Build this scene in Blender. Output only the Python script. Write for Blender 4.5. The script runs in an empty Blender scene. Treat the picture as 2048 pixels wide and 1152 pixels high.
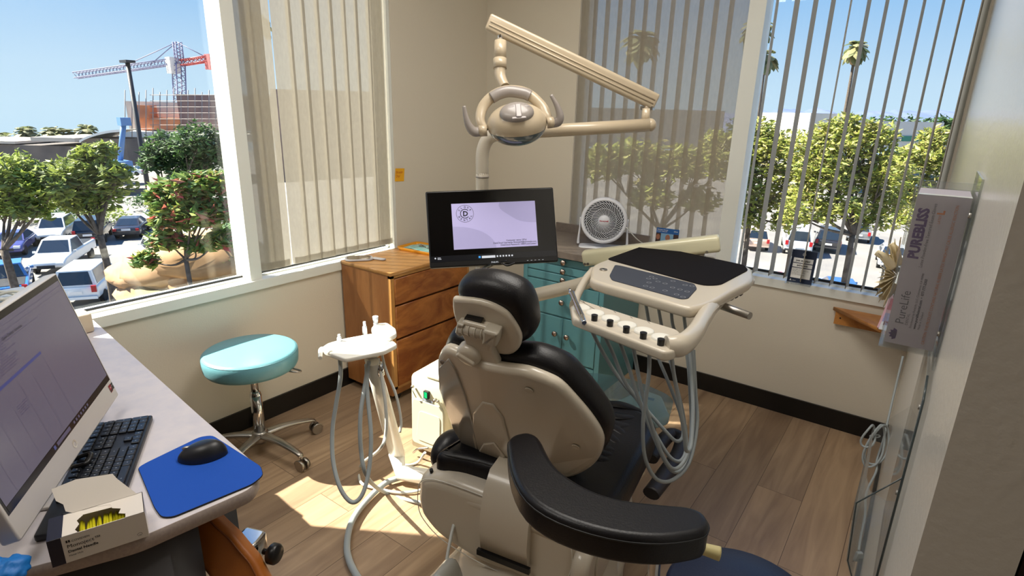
import bpy, math, random
from math import sin, cos, pi, radians
from mathutils import Vector, Matrix, noise
random.seed(7)
SC = bpy.context.scene
COL = SC.collection
V = Vector

# ------------------------------------------------------------------ camera
CAM = V((2.5525, -3.1757, 1.5545))
YAW, PITCH, ROLL, FPX = radians(125.862), radians(17.160), radians(1.467), 1138.92
_f = V((cos(YAW)*cos(PITCH), sin(YAW)*cos(PITCH), -sin(PITCH)))
_r = V((sin(YAW), -cos(YAW), 0)); _u = _r.cross(_f)
CR = cos(ROLL)*_r + sin(ROLL)*_u
CU = -sin(ROLL)*_r + cos(ROLL)*_u
CF = _f
cd = bpy.data.cameras.new('camera'); cam = bpy.data.objects.new('camera', cd); COL.objects.link(cam)
cd.sensor_width = 36; cd.lens = FPX/2048*36; cd.clip_start = 0.02; cd.clip_end = 5000
cam.matrix_world = Matrix(((CR.x, CU.x, -CF.x, CAM.x), (CR.y, CU.y, -CF.y, CAM.y), (CR.z, CU.z, -CF.z, CAM.z), (0, 0, 0, 1)))
SC.camera = cam
SC.view_settings.view_transform = 'Standard'; SC.view_settings.look = 'None'
SC.view_settings.exposure = 0.45; SC.view_settings.gamma = 1.0

# ------------------------------------------------------------------ sky, sun, lamps
w = bpy.data.worlds.new('sky'); SC.world = w; w.use_nodes = True
nt = w.node_tree; nt.nodes.clear()
tc = nt.nodes.new('ShaderNodeTexCoord'); sx = nt.nodes.new('ShaderNodeSeparateXYZ'); rp = nt.nodes.new('ShaderNodeValToRGB')
bg = nt.nodes.new('ShaderNodeBackground'); wo = nt.nodes.new('ShaderNodeOutputWorld')
nt.links.new(tc.outputs['Generated'], sx.inputs[0]); nt.links.new(sx.outputs['Z'], rp.inputs[0])
nt.links.new(rp.outputs[0], bg.inputs[0]); nt.links.new(bg.outputs[0], wo.inputs[0])
els = rp.color_ramp.elements
els[0].position = 0.0; els[0].color = (0.40, 0.54, 0.66, 1)
els[1].position = 1.0; els[1].color = (0.10, 0.28, 0.72, 1)
for p, c in ((0.05, (0.37, 0.51, 0.65)), (0.16, (0.22, 0.39, 0.62)), (0.38, (0.12, 0.27, 0.55))):
    e = els.new(p); e.color = (*c, 1)
bg.inputs[1].default_value = 1.2
SUN = V((0.765, 0.47, -1.0))
sd = bpy.data.lights.new('sun', 'SUN'); sd.energy = 16.0; sd.color = (1.0, 0.93, 0.80); sd.angle = radians(0.55)
so = bpy.data.objects.new('sun', sd); COL.objects.link(so); so.location = (-20, -12, 25)
so.rotation_euler = SUN.to_track_quat('-Z', 'Y').to_euler()
def area(name, loc, size, energy, color, sy=None):
    d = bpy.data.lights.new(name, 'AREA'); d.energy = energy; d.color = color; d.shape = 'RECTANGLE'; d.size = size; d.size_y = sy or size
    o = bpy.data.objects.new(name, d); COL.objects.link(o); o.location = loc
    return o
LAMPS = [((1.2, -3.3, 2.72), 13), ((1.7, -1.7, 2.72), 21)]
for i, (p, e) in enumerate(LAMPS):
    area('ceiling_lamp_light', p, 1.15, e, (1.0, 0.95, 0.88), 0.55)

# ------------------------------------------------------------------ survey helpers: photo pixel -> room coordinates
def ray(u, v): return (u-1024)/FPX*CR - (v-576)/FPX*CU + CF
def onz(u, v, z): d = ray(u, v); return CAM + d*((z-CAM.z)/d.z)
def onx(u, v, x): d = ray(u, v); return CAM + d*((x-CAM.x)/d.x)
def ony(u, v, y): d = ray(u, v); return CAM + d*((y-CAM.y)/d.y)
def atd(u, v, d): return CAM + ray(u, v)*d

# ------------------------------------------------------------------ materials
def lin(c):
    def g(x):
        x /= 255.0
        return x/12.92 if x <= 0.04045 else ((x+0.055)/1.055)**2.4
    return (g(c[0]), g(c[1]), g(c[2]), 1)
MATS = {}
def mat(name, c, rough=0.5, metal=0.0, c2=None, scale=8.0, bump=0.0, bscale=60.0, emit=0.0, coat=0.0, trans=0.0, alpha=1.0, stretch=None, spec=0.5, sheen=0.0, detail=4):
    if name in MATS: return MATS[name]
    m = bpy.data.materials.new(name); m.use_nodes = True; n = m.node_tree; b = n.nodes['Principled BSDF']
    b.inputs['Base Color'].default_value = lin(c); b.inputs['Roughness'].default_value = rough; b.inputs['Metallic'].default_value = metal
    b.inputs['Specular IOR Level'].default_value = spec
    b.inputs['Coat Weight'].default_value = coat; b.inputs['Coat Roughness'].default_value = 0.1
    b.inputs['Transmission Weight'].default_value = trans; b.inputs['Alpha'].default_value = alpha
    b.inputs['Sheen Weight'].default_value = sheen
    if emit: b.inputs['Emission Color'].default_value = lin(c); b.inputs['Emission Strength'].default_value = emit
    if c2 or bump:
        t = n.nodes.new('ShaderNodeTexCoord'); mp = n.nodes.new('ShaderNodeMapping')
        n.links.new(t.outputs['Object'], mp.inputs[0])
        if stretch: mp.inputs['Scale'].default_value = stretch
    if c2:
        no = n.nodes.new('ShaderNodeTexNoise'); no.inputs['Scale'].default_value = scale; no.inputs['Detail'].default_value = detail
        r = n.nodes.new('ShaderNodeValToRGB'); r.color_ramp.elements[0].position = 0.35; r.color_ramp.elements[1].position = 0.68
        r.color_ramp.elements[0].color = lin(c); r.color_ramp.elements[1].color = lin(c2)
        n.links.new(mp.outputs[0], no.inputs[0]); n.links.new(no.outputs[0], r.inputs[0]); n.links.new(r.outputs[0], b.inputs['Base Color'])
    if bump:
        no = n.nodes.new('ShaderNodeTexNoise'); no.inputs['Scale'].default_value = bscale; no.inputs['Detail'].default_value = 3
        bp = n.nodes.new('ShaderNodeBump'); bp.inputs['Strength'].default_value = bump; bp.inputs['Distance'].default_value = 0.002
        n.links.new(mp.outputs[0], no.inputs[0]); n.links.new(no.outputs[0], bp.inputs['Height']); n.links.new(bp.outputs[0], b.inputs['Normal'])
    MATS[name] = m
    return m
def glassy(name, c, fac_t, rough=0.02, diff=None):
    """thin clear sheet: mostly transparent with a fresnel gloss"""
    if name in MATS: return MATS[name]
    m = bpy.data.materials.new(name); m.use_nodes = True; n = m.node_tree; n.nodes.clear()
    o = n.nodes.new('ShaderNodeOutputMaterial'); tr = n.nodes.new('ShaderNodeBsdfTransparent'); tr.inputs[0].default_value = (*c, 1)
    gl = n.nodes.new('ShaderNodeBsdfGlossy'); gl.inputs['Roughness'].default_value = rough
    fr = n.nodes.new('ShaderNodeFresnel'); ge = n.nodes.new('ShaderNodeNewGeometry'); mr = n.nodes.new('ShaderNodeMapRange')
    mr.inputs['To Min'].default_value = 1.45; mr.inputs['To Max'].default_value = 1/1.45; n.links.new(ge.outputs['Backfacing'], mr.inputs[0]); n.links.new(mr.outputs[0], fr.inputs[0])
    mx = n.nodes.new('ShaderNodeMixShader'); n.links.new(fr.outputs[0], mx.inputs[0]); n.links.new(tr.outputs[0], mx.inputs[1]); n.links.new(gl.outputs[0], mx.inputs[2])
    last = mx
    if diff:
        df = n.nodes.new('ShaderNodeBsdfDiffuse'); df.inputs[0].default_value = lin(diff)
        m2 = n.nodes.new('ShaderNodeMixShader'); m2.inputs[0].default_value = fac_t
        n.links.new(mx.outputs[0], m2.inputs[1]); n.links.new(df.outputs[0], m2.inputs[2]); last = m2
    n.links.new(last.outputs[0], o.inputs[0]); MATS[name] = m
    return m
def blind_mat(name, c, see, transl=0.45):
    m = bpy.data.materials.new(name); m.use_nodes = True; n = m.node_tree; n.nodes.clear(); MATS[name] = m
    o = n.nodes.new('ShaderNodeOutputMaterial'); tr = n.nodes.new('ShaderNodeBsdfTransparent')
    df = n.nodes.new('ShaderNodeBsdfDiffuse'); tl = n.nodes.new('ShaderNodeBsdfTranslucent')
    t = n.nodes.new('ShaderNodeTexCoord'); mp = n.nodes.new('ShaderNodeMapping'); mp.inputs['Scale'].default_value = (1, 1, 0.35)
    no = n.nodes.new('ShaderNodeTexNoise'); no.inputs['Scale'].default_value = 90; no.inputs['Detail'].default_value = 5
    r = n.nodes.new('ShaderNodeValToRGB'); r.color_ramp.elements[0].color = lin([x*0.9 for x in c]); r.color_ramp.elements[1].color = lin(c)
    n.links.new(t.outputs['Object'], mp.inputs[0]); n.links.new(mp.outputs[0], no.inputs[0]); n.links.new(no.outputs[0], r.inputs[0])
    n.links.new(r.outputs[0], df.inputs[0]); n.links.new(r.outputs[0], tl.inputs[0])
    m1 = n.nodes.new('ShaderNodeMixShader'); m1.inputs[0].default_value = transl; m2 = n.nodes.new('ShaderNodeMixShader'); m2.inputs[0].default_value = see
    n.links.new(df.outputs[0], m1.inputs[1]); n.links.new(tl.outputs[0], m1.inputs[2]); n.links.new(m1.outputs[0], m2.inputs[1]); n.links.new(tr.outputs[0], m2.inputs[2])
    n.links.new(m2.outputs[0], o.inputs[0])
    return m
def wood(name, c1, c2, stretch, scale=3.0, rough=0.4, dist=3.5):
    if name in MATS: return MATS[name]
    m = mat(name, c1, rough); n = m.node_tree; b = n.nodes['Principled BSDF']
    t = n.nodes.new('ShaderNodeTexCoord'); mp = n.nodes.new('ShaderNodeMapping'); mp.inputs['Scale'].default_value = stretch
    wv = n.nodes.new('ShaderNodeTexNoise'); wv.inputs['Scale'].default_value = scale; wv.inputs['Detail'].default_value = 7; wv.inputs['Distortion'].default_value = dist
    r = n.nodes.new('ShaderNodeValToRGB'); r.color_ramp.elements[0].position = 0.36; r.color_ramp.elements[1].position = 0.64
    r.color_ramp.elements[0].color = lin(c1); r.color_ramp.elements[1].color = lin(c2)
    f = n.nodes.new('ShaderNodeTexNoise'); f.inputs['Scale'].default_value = scale*14; f.inputs['Detail'].default_value = 3
    mx = n.nodes.new('ShaderNodeMixRGB'); mx.blend_type = 'MULTIPLY'; mx.inputs[0].default_value = 0.25
    n.links.new(t.outputs['Object'], mp.inputs[0]); n.links.new(mp.outputs[0], wv.inputs[0]); n.links.new(mp.outputs[0], f.inputs[0])
    n.links.new(wv.outputs[0], r.inputs[0]); n.links.new(r.outputs[0], mx.inputs[1]); n.links.new(f.outputs[0], mx.inputs[2]); n.links.new(mx.outputs[0], b.inputs['Base Color'])
    return m
def floor_mat():
    m = mat('oak_plank_floor', (170, 140, 108), 0.42); n = m.node_tree; b = n.nodes['Principled BSDF']; L = n.links.new
    t = n.nodes.new('ShaderNodeTexCoord'); mp = n.nodes.new('ShaderNodeMapping'); mp.inputs['Rotation'].default_value = (0, 0, pi/2)
    br = n.nodes.new('ShaderNodeTexBrick'); br.inputs['Scale'].default_value = 1.0; br.offset = 0.37
    br.inputs['Brick Width'].default_value = 1.22; br.inputs['Row Height'].default_value = 0.182
    br.inputs['Mortar Size'].default_value = 0.0012; br.inputs['Mortar Smooth'].default_value = 0.1
    br.inputs['Color1'].default_value = (0, 0, 0, 1); br.inputs['Color2'].default_value = (1, 1, 1, 1); br.inputs['Mortar'].default_value = (0.5, 0.5, 0.5, 1)
    L(t.outputs['Object'], mp.inputs[0]); L(mp.outputs[0], br.inputs[0])
    m2 = n.nodes.new('ShaderNodeMapping'); m2.inputs['Scale'].default_value = (14, 1.3, 1); L(t.outputs['Object'], m2.inputs[0])
    ad = n.nodes.new('ShaderNodeVectorMath'); ad.operation = 'MULTIPLY_ADD'; ad.inputs[1].default_value = (9, 9, 9)
    L(br.outputs['Color'], ad.inputs[0]); L(m2.outputs[0], ad.inputs[2])
    g = n.nodes.new('ShaderNodeTexNoise'); g.inputs['Scale'].default_value = 1.4; g.inputs['Detail'].default_value = 8; g.inputs['Distortion'].default_value = 1.2; L(ad.outputs[0], g.inputs[0])
    r = n.nodes.new('ShaderNodeValToRGB'); r.color_ramp.elements[0].position = 0.3; r.color_ramp.elements[1].position = 0.7
    r.color_ramp.elements[0].color = lin((146, 121, 97)); r.color_ramp.elements[1].color = lin((178, 152, 123)); L(g.outputs[0], r.inputs[0])
    k = n.nodes.new('ShaderNodeTexNoise'); k.inputs['Scale'].default_value = 0.35; k.inputs['Detail'].default_value = 3; L(ad.outputs[0], k.inputs[0])
    r3 = n.nodes.new('ShaderNodeValToRGB'); r3.color_ramp.elements[0].position = 0.3; r3.color_ramp.elements[1].position = 0.45
    r3.color_ramp.elements[0].color = (0.55, 0.5, 0.47, 1); r3.color_ramp.elements[1].color = (1, 1, 1, 1); L(k.outputs[0], r3.inputs[0])
    r2 = n.nodes.new('ShaderNodeValToRGB'); r2.color_ramp.elements[0].color = (0.80, 0.79, 0.80, 1); r2.color_ramp.elements[1].color = (1.08, 1.06, 1.02, 1); L(br.outputs['Color'], r2.inputs[0])
    mu = n.nodes.new('ShaderNodeMixRGB'); mu.blend_type = 'MULTIPLY'; mu.inputs[0].default_value = 1; L(r.outputs[0], mu.inputs[1]); L(r2.outputs[0], mu.inputs[2])
    mv = n.nodes.new('ShaderNodeMixRGB'); mv.blend_type = 'MULTIPLY'; mv.inputs[0].default_value = 0.45; L(mu.outputs[0], mv.inputs[1]); L(r3.outputs[0], mv.inputs[2])
    mm = n.nodes.new('ShaderNodeMixRGB'); mm.inputs[2].default_value = lin((92, 72, 54)); L(br.outputs['Fac'], mm.inputs[0]); L(mv.outputs[0], mm.inputs[1]); L(mm.outputs[0], b.inputs['Base Color'])
    return m
def leaf_mat(name, cols):
    m = mat(name, cols[0], 0.55); n = m.node_tree; b = n.nodes['Principled BSDF']
    g = n.nodes.new('ShaderNodeNewGeometry'); r = n.nodes.new('ShaderNodeValToRGB'); r.color_ramp.interpolation = 'LINEAR'
    el = r.color_ramp.elements
    el[0].color = lin(cols[0]); el[1].color = lin(cols[-1])
    for i, c in enumerate(cols[1:-1]):
        e = el.new((i+1)/(len(cols)-1)); e.color = lin(c)
    n.links.new(g.outputs['Random Per Island'], r.inputs[0]); n.links.new(r.outputs[0], b.inputs['Base Color'])
    tl = n.nodes.new('ShaderNodeBsdfTranslucent'); n.links.new(r.outputs[0], tl.inputs[0]); mx = n.nodes.new('ShaderNodeMixShader'); mx.inputs[0].default_value = 0.35
    o = n.nodes['Material Output']; n.links.new(b.outputs[0], mx.inputs[1]); n.links.new(tl.outputs[0], mx.inputs[2]); n.links.new(mx.outputs[0], o.inputs[0])
    return m

# ------------------------------------------------------------------ mesh builder
def cr_closed(P, k=6):
    out = []; n = len(P)
    for i in range(n):
        a, b, c, d = V(P[i-1]), V(P[i]), V(P[(i+1) % n]), V(P[(i+2) % n])
        for j in range(k):
            t = j/k
            out.append(0.5*((2*b)+(c-a)*t+(2*a-5*b+4*c-d)*t*t+(3*b-a-3*c+d)*t**3))
    return out
def cr_open(P, k=8):
    P = [V(p) for p in P]
    if len(P) < 3: return P
    Q = [2*P[0]-P[1]] + P + [2*P[-1]-P[-2]]; out = []
    for i in range(1, len(Q)-2):
        a, b, c, d = Q[i-1], Q[i], Q[i+1], Q[i+2]
        for j in range(k):
            t = j/k
            out.append(0.5*((2*b)+(c-a)*t+(2*a-5*b+4*c-d)*t*t+(3*b-a-3*c+d)*t**3))
    out.append(P[-1]); return out
def rrect(w_, h_, r, n=5, cx=0, cy=0):
    r = min(r, w_/2-1e-5, h_/2-1e-5); out = []
    for (x, y, a) in ((w_/2-r, h_/2-r, 0), (-w_/2+r, h_/2-r, pi/2), (-w_/2+r, -h_/2+r, pi), (w_/2-r, -h_/2+r, 1.5*pi)):
        for i in range(n+1):
            t = a+pi/2*i/n; out.append((cx+x+r*cos(t), cy+y+r*sin(t)))
    return out
def rpoly(P, r, n=4):
    """polygon with rounded corners"""
    out = []; N = len(P)
    for i in range(N):
        a, b, c = V(P[i-1][:2]), V(P[i][:2]), V(P[(i+1) % N][:2])
        d1, d2 = (a-b), (c-b); l = min(r, d1.length*0.45, d2.length*0.45); p, q = b+d1.normalized()*l, b+d2.normalized()*l
        for j in range(n+1):
            t = j/n; out.append(tuple((1-t)**2*p+2*t*(1-t)*b+t*t*q))
    return out
def circ(r, n=24, cx=0, cy=0, ry=None): return [(cx+r*cos(2*pi*i/n), cy+(ry or r)*sin(2*pi*i/n)) for i in range(n)]
class Fr:
    def __init__(s, o, U=(1, 0, 0), W=(0, 1, 0)):
        s.o = V(o); s.U = V(U).normalized(); W = V(W); s.V = (W-s.U*W.dot(s.U)).normalized(); s.N = s.U.cross(s.V)
    def p(s, u, v, n=0): return s.o+s.U*u+s.V*v+s.N*n
    def uv(s, P): d = V(P)-s.o; return (d.dot(s.U), d.dot(s.V))
    def px(s, u, v, off=0):
        d = ray(u, v); o = s.o+s.N*off; t = (o-CAM).dot(s.N)/d.dot(s.N); return s.uv(CAM+d*t)
    def sh(s, u=0, v=0, n=0): return Fr(s.p(u, v, n), s.U, s.V)
XY = Fr((0, 0, 0))
class MB:
    def __init__(s): s.v = []; s.f = []; s.m = []; s.s = []
    def add(s, vs, fs, m=0, sm=False):
        b = len(s.v); s.v += [V(x) for x in vs]
        for f in fs: s.f.append([b+i for i in f]); s.m.append(m); s.s.append(sm)
        return s
    def box(s, c, d, m=0, fr=None, r=0.0):
        fr = fr or XY; c = V(c)
        if r > 0: return s.slab([(c.x+a, c.y+b_) for a, b_ in rrect(d[0], d[1], r*1.2, 3)], fr.sh(0, 0, c.z-d[2]/2), d[2], r, 2, m)
        vs = [fr.p(c.x+i*d[0]/2, c.y+j*d[1]/2, c.z+k*d[2]/2) for i in (-1, 1) for j in (-1, 1) for k in (-1, 1)]
        return s.add(vs, [(0, 1, 3, 2), (4, 6, 7, 5), (0, 4, 5, 1), (2, 3, 7, 6), (0, 2, 6, 4), (1, 5, 7, 3)], m)
    def slab(s, P, fr, t, r=0.004, seg=3, m=0, warp=None, mtop=None, rb=None):
        """outline extruded along the frame normal with rounded rims"""
        P = [V((p[0], p[1])) for p in P]; n = len(P)
        ar = sum(P[i].x*P[(i+1) % n].y-P[(i+1) % n].x*P[i].y for i in range(n))
        if ar < 0: P.reverse()
        nm = []
        for i in range(n):
            a, b, c = P[i-1], P[i], P[(i+1) % n]; e1 = (b-a); e2 = (c-b)
            e1 = e1.normalized() if e1.length > 1e-9 else e1; e2 = e2.normalized() if e2.length > 1e-9 else e2
            q = V((e1.y+e2.y, -e1.x-e2.x)); q = q.normalized() if q.length > 1e-6 else V((0, 0))
            nm.append(q)
        rb = r if rb is None else rb
        lv = []
        for k in range(seg+1): a = pi/2*k/seg; lv.append((rb*(1-sin(a)), rb*(1-cos(a)) if rb else 0))
        for k in range(seg, -1, -1): a = pi/2*k/seg; lv.append((r*(1-sin(a)), t-r*(1-cos(a)) if r else t))
        if not rb: lv = lv[seg:]
        vs = []
        for (i_, h) in lv:
            for p, q in zip(P, nm):
                x = p-q*i_; x3 = (x.x, x.y, h)
                if warp: x3 = warp(*x3)
                vs.append(fr.p(*x3))
        fs = []; R_ = len(lv)
        for k in range(R_-1):
            for i in range(n):
                j = (i+1) % n; fs.append((k*n+i, k*n+j, (k+1)*n+j, (k+1)*n+i))
        s.add(vs, fs, m, True)
        b = len(s.v)-len(vs)
        s.f.append([b+i for i in range(n-1, -1, -1)]); s.m.append(m); s.s.append(False)
        s.f.append([b+(R_-1)*n+i for i in range(n)]); s.m.append(m if mtop is None else mtop); s.s.append(False)
        return s
    def tube(s, P, r, n=10, m=0, k=8, closed=False, smooth=True, flat=None, caps=True):
        Q = (cr_closed(P, k) if closed else cr_open(P, k)) if smooth else [V(p) for p in P]
        N = len(Q); rr = r if isinstance(r, (list, tuple)) else [r]
        up = None; vs = []
        for i in range(N):
            if closed: T = (Q[(i+1) % N]-Q[i-1]).normalized()
            else: T = (Q[min(i+1, N-1)]-Q[max(i-1, 0)]).normalized()
            if up is None: up = T.orthogonal().normalized() if flat is None else V(flat[2])
            up = (up-T*up.dot(T)); up = up.normalized() if up.length > 1e-6 else T.orthogonal().normalized()
            if flat is not None: up = V(flat[2]); up = (up-T*up.dot(T)).normalized()
            B = T.cross(up); x = i/(N-1)*(len(rr)-1); a = int(min(x, len(rr)-1)); b = min(a+1, len(rr)-1); R_ = rr[a]+(rr[b]-rr[a])*(x-a)
            fx, fy = (flat[0], flat[1]) if flat is not None else (1, 1)
            for j in range(n): t = 2*pi*j/n; vs.append(Q[i]+(up*cos(t)*fx+B*sin(t)*fy)*R_)
        fs = []
        for i in range(N if closed else N-1):
            for j in range(n): a = i*n+j; b = i*n+(j+1) % n; c = ((i+1) % N)*n+(j+1) % n; d = ((i+1) % N)*n+j; fs.append((a, b, c, d))
        s.add(vs, fs, m, True)
        if not closed and caps:
            b = len(s.v)-len(vs); s.f.append([b+i for i in range(n-1, -1, -1)]); s.m.append(m); s.s.append(False)
            s.f.append([b+(N-1)*n+i for i in range(n)]); s.m.append(m); s.s.append(False)
        return s
    def cyl(s, a, b, r, r2=None, n=20, m=0):
        return s.tube([a, b], [r, r if r2 is None else r2], n, m, smooth=False)
    def lathe(s, prof, fr, n=28, m=0, a0=0, a1=2*pi, sc=(1, 1)):
        full = abs(a1-a0-2*pi) < 1e-6; c = n if full else n+1; vs = []
        for (r, h) in prof:
            for i in range(c): t = a0+(a1-a0)*i/n; vs.append(fr.p(r*cos(t)*sc[0], r*sin(t)*sc[1], h))
        fs = []
        for k in range(len(prof)-1):
            for i in range(c if full else c-1): j = (i+1) % c; fs.append((k*c+i, k*c+j, (k+1)*c+j, (k+1)*c+i))
        return s.add(vs, fs, m, True)
    def ell(s, fr, rx, ry, rz, m=0, nu=24, nv=14, v0=-pi/2, v1=pi/2, pw=1.0):
        vs = []
        for k in range(nv+1):
            p = v0+(v1-v0)*k/nv
            for i in range(nu): t = 2*pi*i/nu; cp = abs(cos(p))**pw; vs.append(fr.p(rx*cp*cos(t), ry*cp*sin(t), rz*sin(p)))
        return s.add(vs, [(k*nu+i, k*nu+(i+1) % nu, (k+1)*nu+(i+1) % nu, (k+1)*nu+i) for k in range(nv) for i in range(nu)], m, True)
    def poly(s, P, m=0): return s.add(P, [tuple(range(len(P)))], m)
    def quad(s, fr, x, y, w_, h_, n=0.0, m=0): return s.poly([fr.p(x, y, n), fr.p(x+w_, y, n), fr.p(x+w_, y+h_, n), fr.p(x, y+h_, n)], m)
    def flatp(s, P, fr, n=0.0, m=0): return s.poly([fr.p(a, b, n) for a, b in P], m)
    def ring(s, fr, r0, r1, n=0.0, m=0, seg=36, a0=0, a1=2*pi):
        for i in range(seg):
            t, u = a0+(a1-a0)*i/seg, a0+(a1-a0)*(i+1)/seg
            s.poly([fr.p(r0*cos(t), r0*sin(t), n), fr.p(r1*cos(t), r1*sin(t), n), fr.p(r1*cos(u), r1*sin(u), n), fr.p(r0*cos(u), r0*sin(u), n)], m)
        return s
    def text(s, txt, fr, size, m=0, n=0.0006, align='LEFT', bold=0.0, sx_=1.0):
        cu = bpy.data.curves.new('t', 'FONT'); cu.body = txt; cu.size = size; cu.align_x = align; cu.resolution_u = 2; cu.offset = bold
        o = bpy.data.objects.new('t', cu); COL.objects.link(o); bpy.context.view_layer.update()
        me = bpy.data.meshes.new_from_object(o.evaluated_get(bpy.context.evaluated_depsgraph_get()))
        s.add([fr.p(v.co.x*sx_, v.co.y, n) for v in me.vertices], [tuple(p.vertices) for p in me.polygons], m)
        bpy.data.objects.remove(o); bpy.data.curves.remove(cu); bpy.data.meshes.remove(me)
        return s
    def build(s, name, mats, parent=None, at=None):
        root = parent; off = V((0, 0, 0))
        if root is not None:
            while root.parent: root = root.parent
            off = V(root['_o']) if '_o' in root else root.location.copy()
        elif at is not None: off = V(at)
        elif s.v:
            xs = [p.x for p in s.v]; ys = [p.y for p in s.v]; zs = [p.z for p in s.v]
            off = V(((min(xs)+max(xs))/2, (min(ys)+max(ys))/2, min(zs)))
        me = bpy.data.meshes.new(name); me.from_pydata([tuple(p-off) for p in s.v], [], s.f)
        for mm in (mats if isinstance(mats, (list, tuple)) else [mats]): me.materials.append(mm)
        me.polygons.foreach_set('material_index', s.m); me.polygons.foreach_set('use_smooth', s.s)
        me.update(); 
        o = bpy.data.objects.new(name, me); COL.objects.link(o)
        if parent is not None: o.parent = parent
        else: o.location = off
        return o
def tag(o, label, cat, group=None, kind=None):
    o['label'] = label; o['category'] = cat
    if group: o['group'] = group
    if kind: o['kind'] = kind
    return o
def struct(o): o['kind'] = 'structure'; return o
def thing(name, loc, label, cat, group=None):
    o = bpy.data.objects.new(name, None); COL.objects.link(o); o.location = loc; o.empty_display_size = 0.05
    return tag(o, label, cat, group)
def copy_tree(o, parent=None):
    c = o.copy(); COL.objects.link(c)
    if parent is not None: c.parent = parent
    for ch in list(o.children): copy_tree(ch, c)
    return c
def lab(o, l): o['label'] = l; return o

# ------------------------------------------------------------------ shared materials
wall_m = mat('painted_wall', (216, 208, 192), 0.6, bump=0.25, bscale=130)
wall_g = mat('satin_wall', (206, 202, 194), 0.22, bump=0.3, bscale=90)
trim_m = mat('white_window_paint', (226, 228, 222), 0.4)
alu_m = mat('window_frame_grey', (150, 150, 144), 0.5)
base_m = mat('black_vinyl', (14, 13, 13), 0.35)
beige = mat('ivory_plastic', (206, 196, 178), 0.28, coat=0.3)
beige2 = mat('tan_plastic', (188, 172, 146), 0.3, coat=0.3)
white_p = mat('white_plastic', (232, 230, 220), 0.3, coat=0.2)
greyp = mat('grey_plastic', (146, 138, 132), 0.35, coat=0.2)
blackp = mat('black_plastic', (18, 18, 20), 0.35)
leather = mat('black_leather', (20, 19, 22), 0.38, bump=0.2, bscale=260, spec=0.35)
chrome = mat('chrome', (205, 205, 205), 0.14, 1.0)
steel = mat('brushed_steel', (170, 165, 158), 0.35, 1.0)
hose_m = mat('grey_hose', (158, 166, 168), 0.45)
hose_w = mat('white_hose', (206, 208, 202), 0.4)
glass_m = glassy('window_glass', (0.97, 0.98, 0.97), 0)
acryl = glassy('clear_acrylic', (0.93, 0.94, 0.94), 0.06, 0.03, (220, 225, 225))
dark_t = mat('printed_black', (20, 20, 22), 0.6)
white_t = mat('printed_white', (238, 238, 236), 0.6)

# ================================================================== THE ROOM
W = 2.61; HC = 2.75; SZ = 0.745
X1, Y0 = 5.2, -6.2
b = MB(); b.add([(-.14, Y0, 0), (X1, Y0, 0), (X1, .14, 0), (-.14, .14, 0)], [(0, 1, 2, 3)]); b.add([(-.14, Y0, -.2), (X1, Y0, -.2), (X1, .14, -.2), (-.14, .14, -.2)], [(3, 2, 1, 0)])
struct(b.build('floor', floor_mat(), at=(0, 0, 0)))
b = MB().box((2.53, -3.03, HC+.05), (5.34, 6.34, .1)); struct(b.build('ceiling', mat('ceiling_white', (228, 224, 214), 0.9), at=(0, 0, HC)))
def bx(b, x0, x1, y0, y1, z0, z1, m=0): return b.box(((x0+x1)/2, (y0+y1)/2, (z0+z1)/2), (x1-x0, y1-y0, z1-z0), m)
WL0, WL1, ZT = -2.78, -.845, 2.48
b = MB(); bx(b, -.14, 0, Y0, .14, 0, .70); bx(b, -.14, 0, Y0, .14, ZT, HC); bx(b, -.14, 0, Y0, WL0, .70, ZT); bx(b, -.14, 0, WL1, .14, .70, ZT)
struct(b.build('wall_left', wall_m, at=(0, 0, 0)))
BX0, BX1 = .70, 2.60
b = MB(); bx(b, 0, 2.75, 0, .14, 0, .70); bx(b, 0, 2.75, 0, .14, ZT, HC); bx(b, 0, BX0, 0, .14, .70, ZT); bx(b, BX1, 2.75, 0, .14, .70, ZT); bx(b, 2.75, X1, 0, .14, 0, HC)
struct(b.build('wall_back', wall_m, at=(0, 0, 0)))
b = MB(); bx(b, W, W+.07, -2.57, -.001, .001, HC-.001); struct(b.build('wall_right', wall_g, at=(W, 0, 0)))
b = MB(); bx(b, X1, X1+.1, Y0, .14, 0, HC); struct(b.build('wall_far_right', wall_m, at=(X1, 0, 0)))
b = MB(); bx(b, -.14, X1, Y0-.1, Y0, 0, HC); struct(b.build('wall_front', wall_m, at=(0, Y0, 0)))
b = MB(); bx(b, .0005, .012, Y0+.01, -.013, .0005, .105); struct(b.build('baseboard_left', base_m, at=(0, 0, 0)))
b = MB(); bx(b, .0005, W-.0005, -.012, -.0005, .0005, .105); struct(b.build('baseboard_back', base_m, at=(0, 0, 0)))
b = MB(); bx(b, W-.012, W-.0005, -2.57, -.013, .0005, .105); struct(b.build('baseboard_right', base_m, at=(W, 0, 0)))
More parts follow.
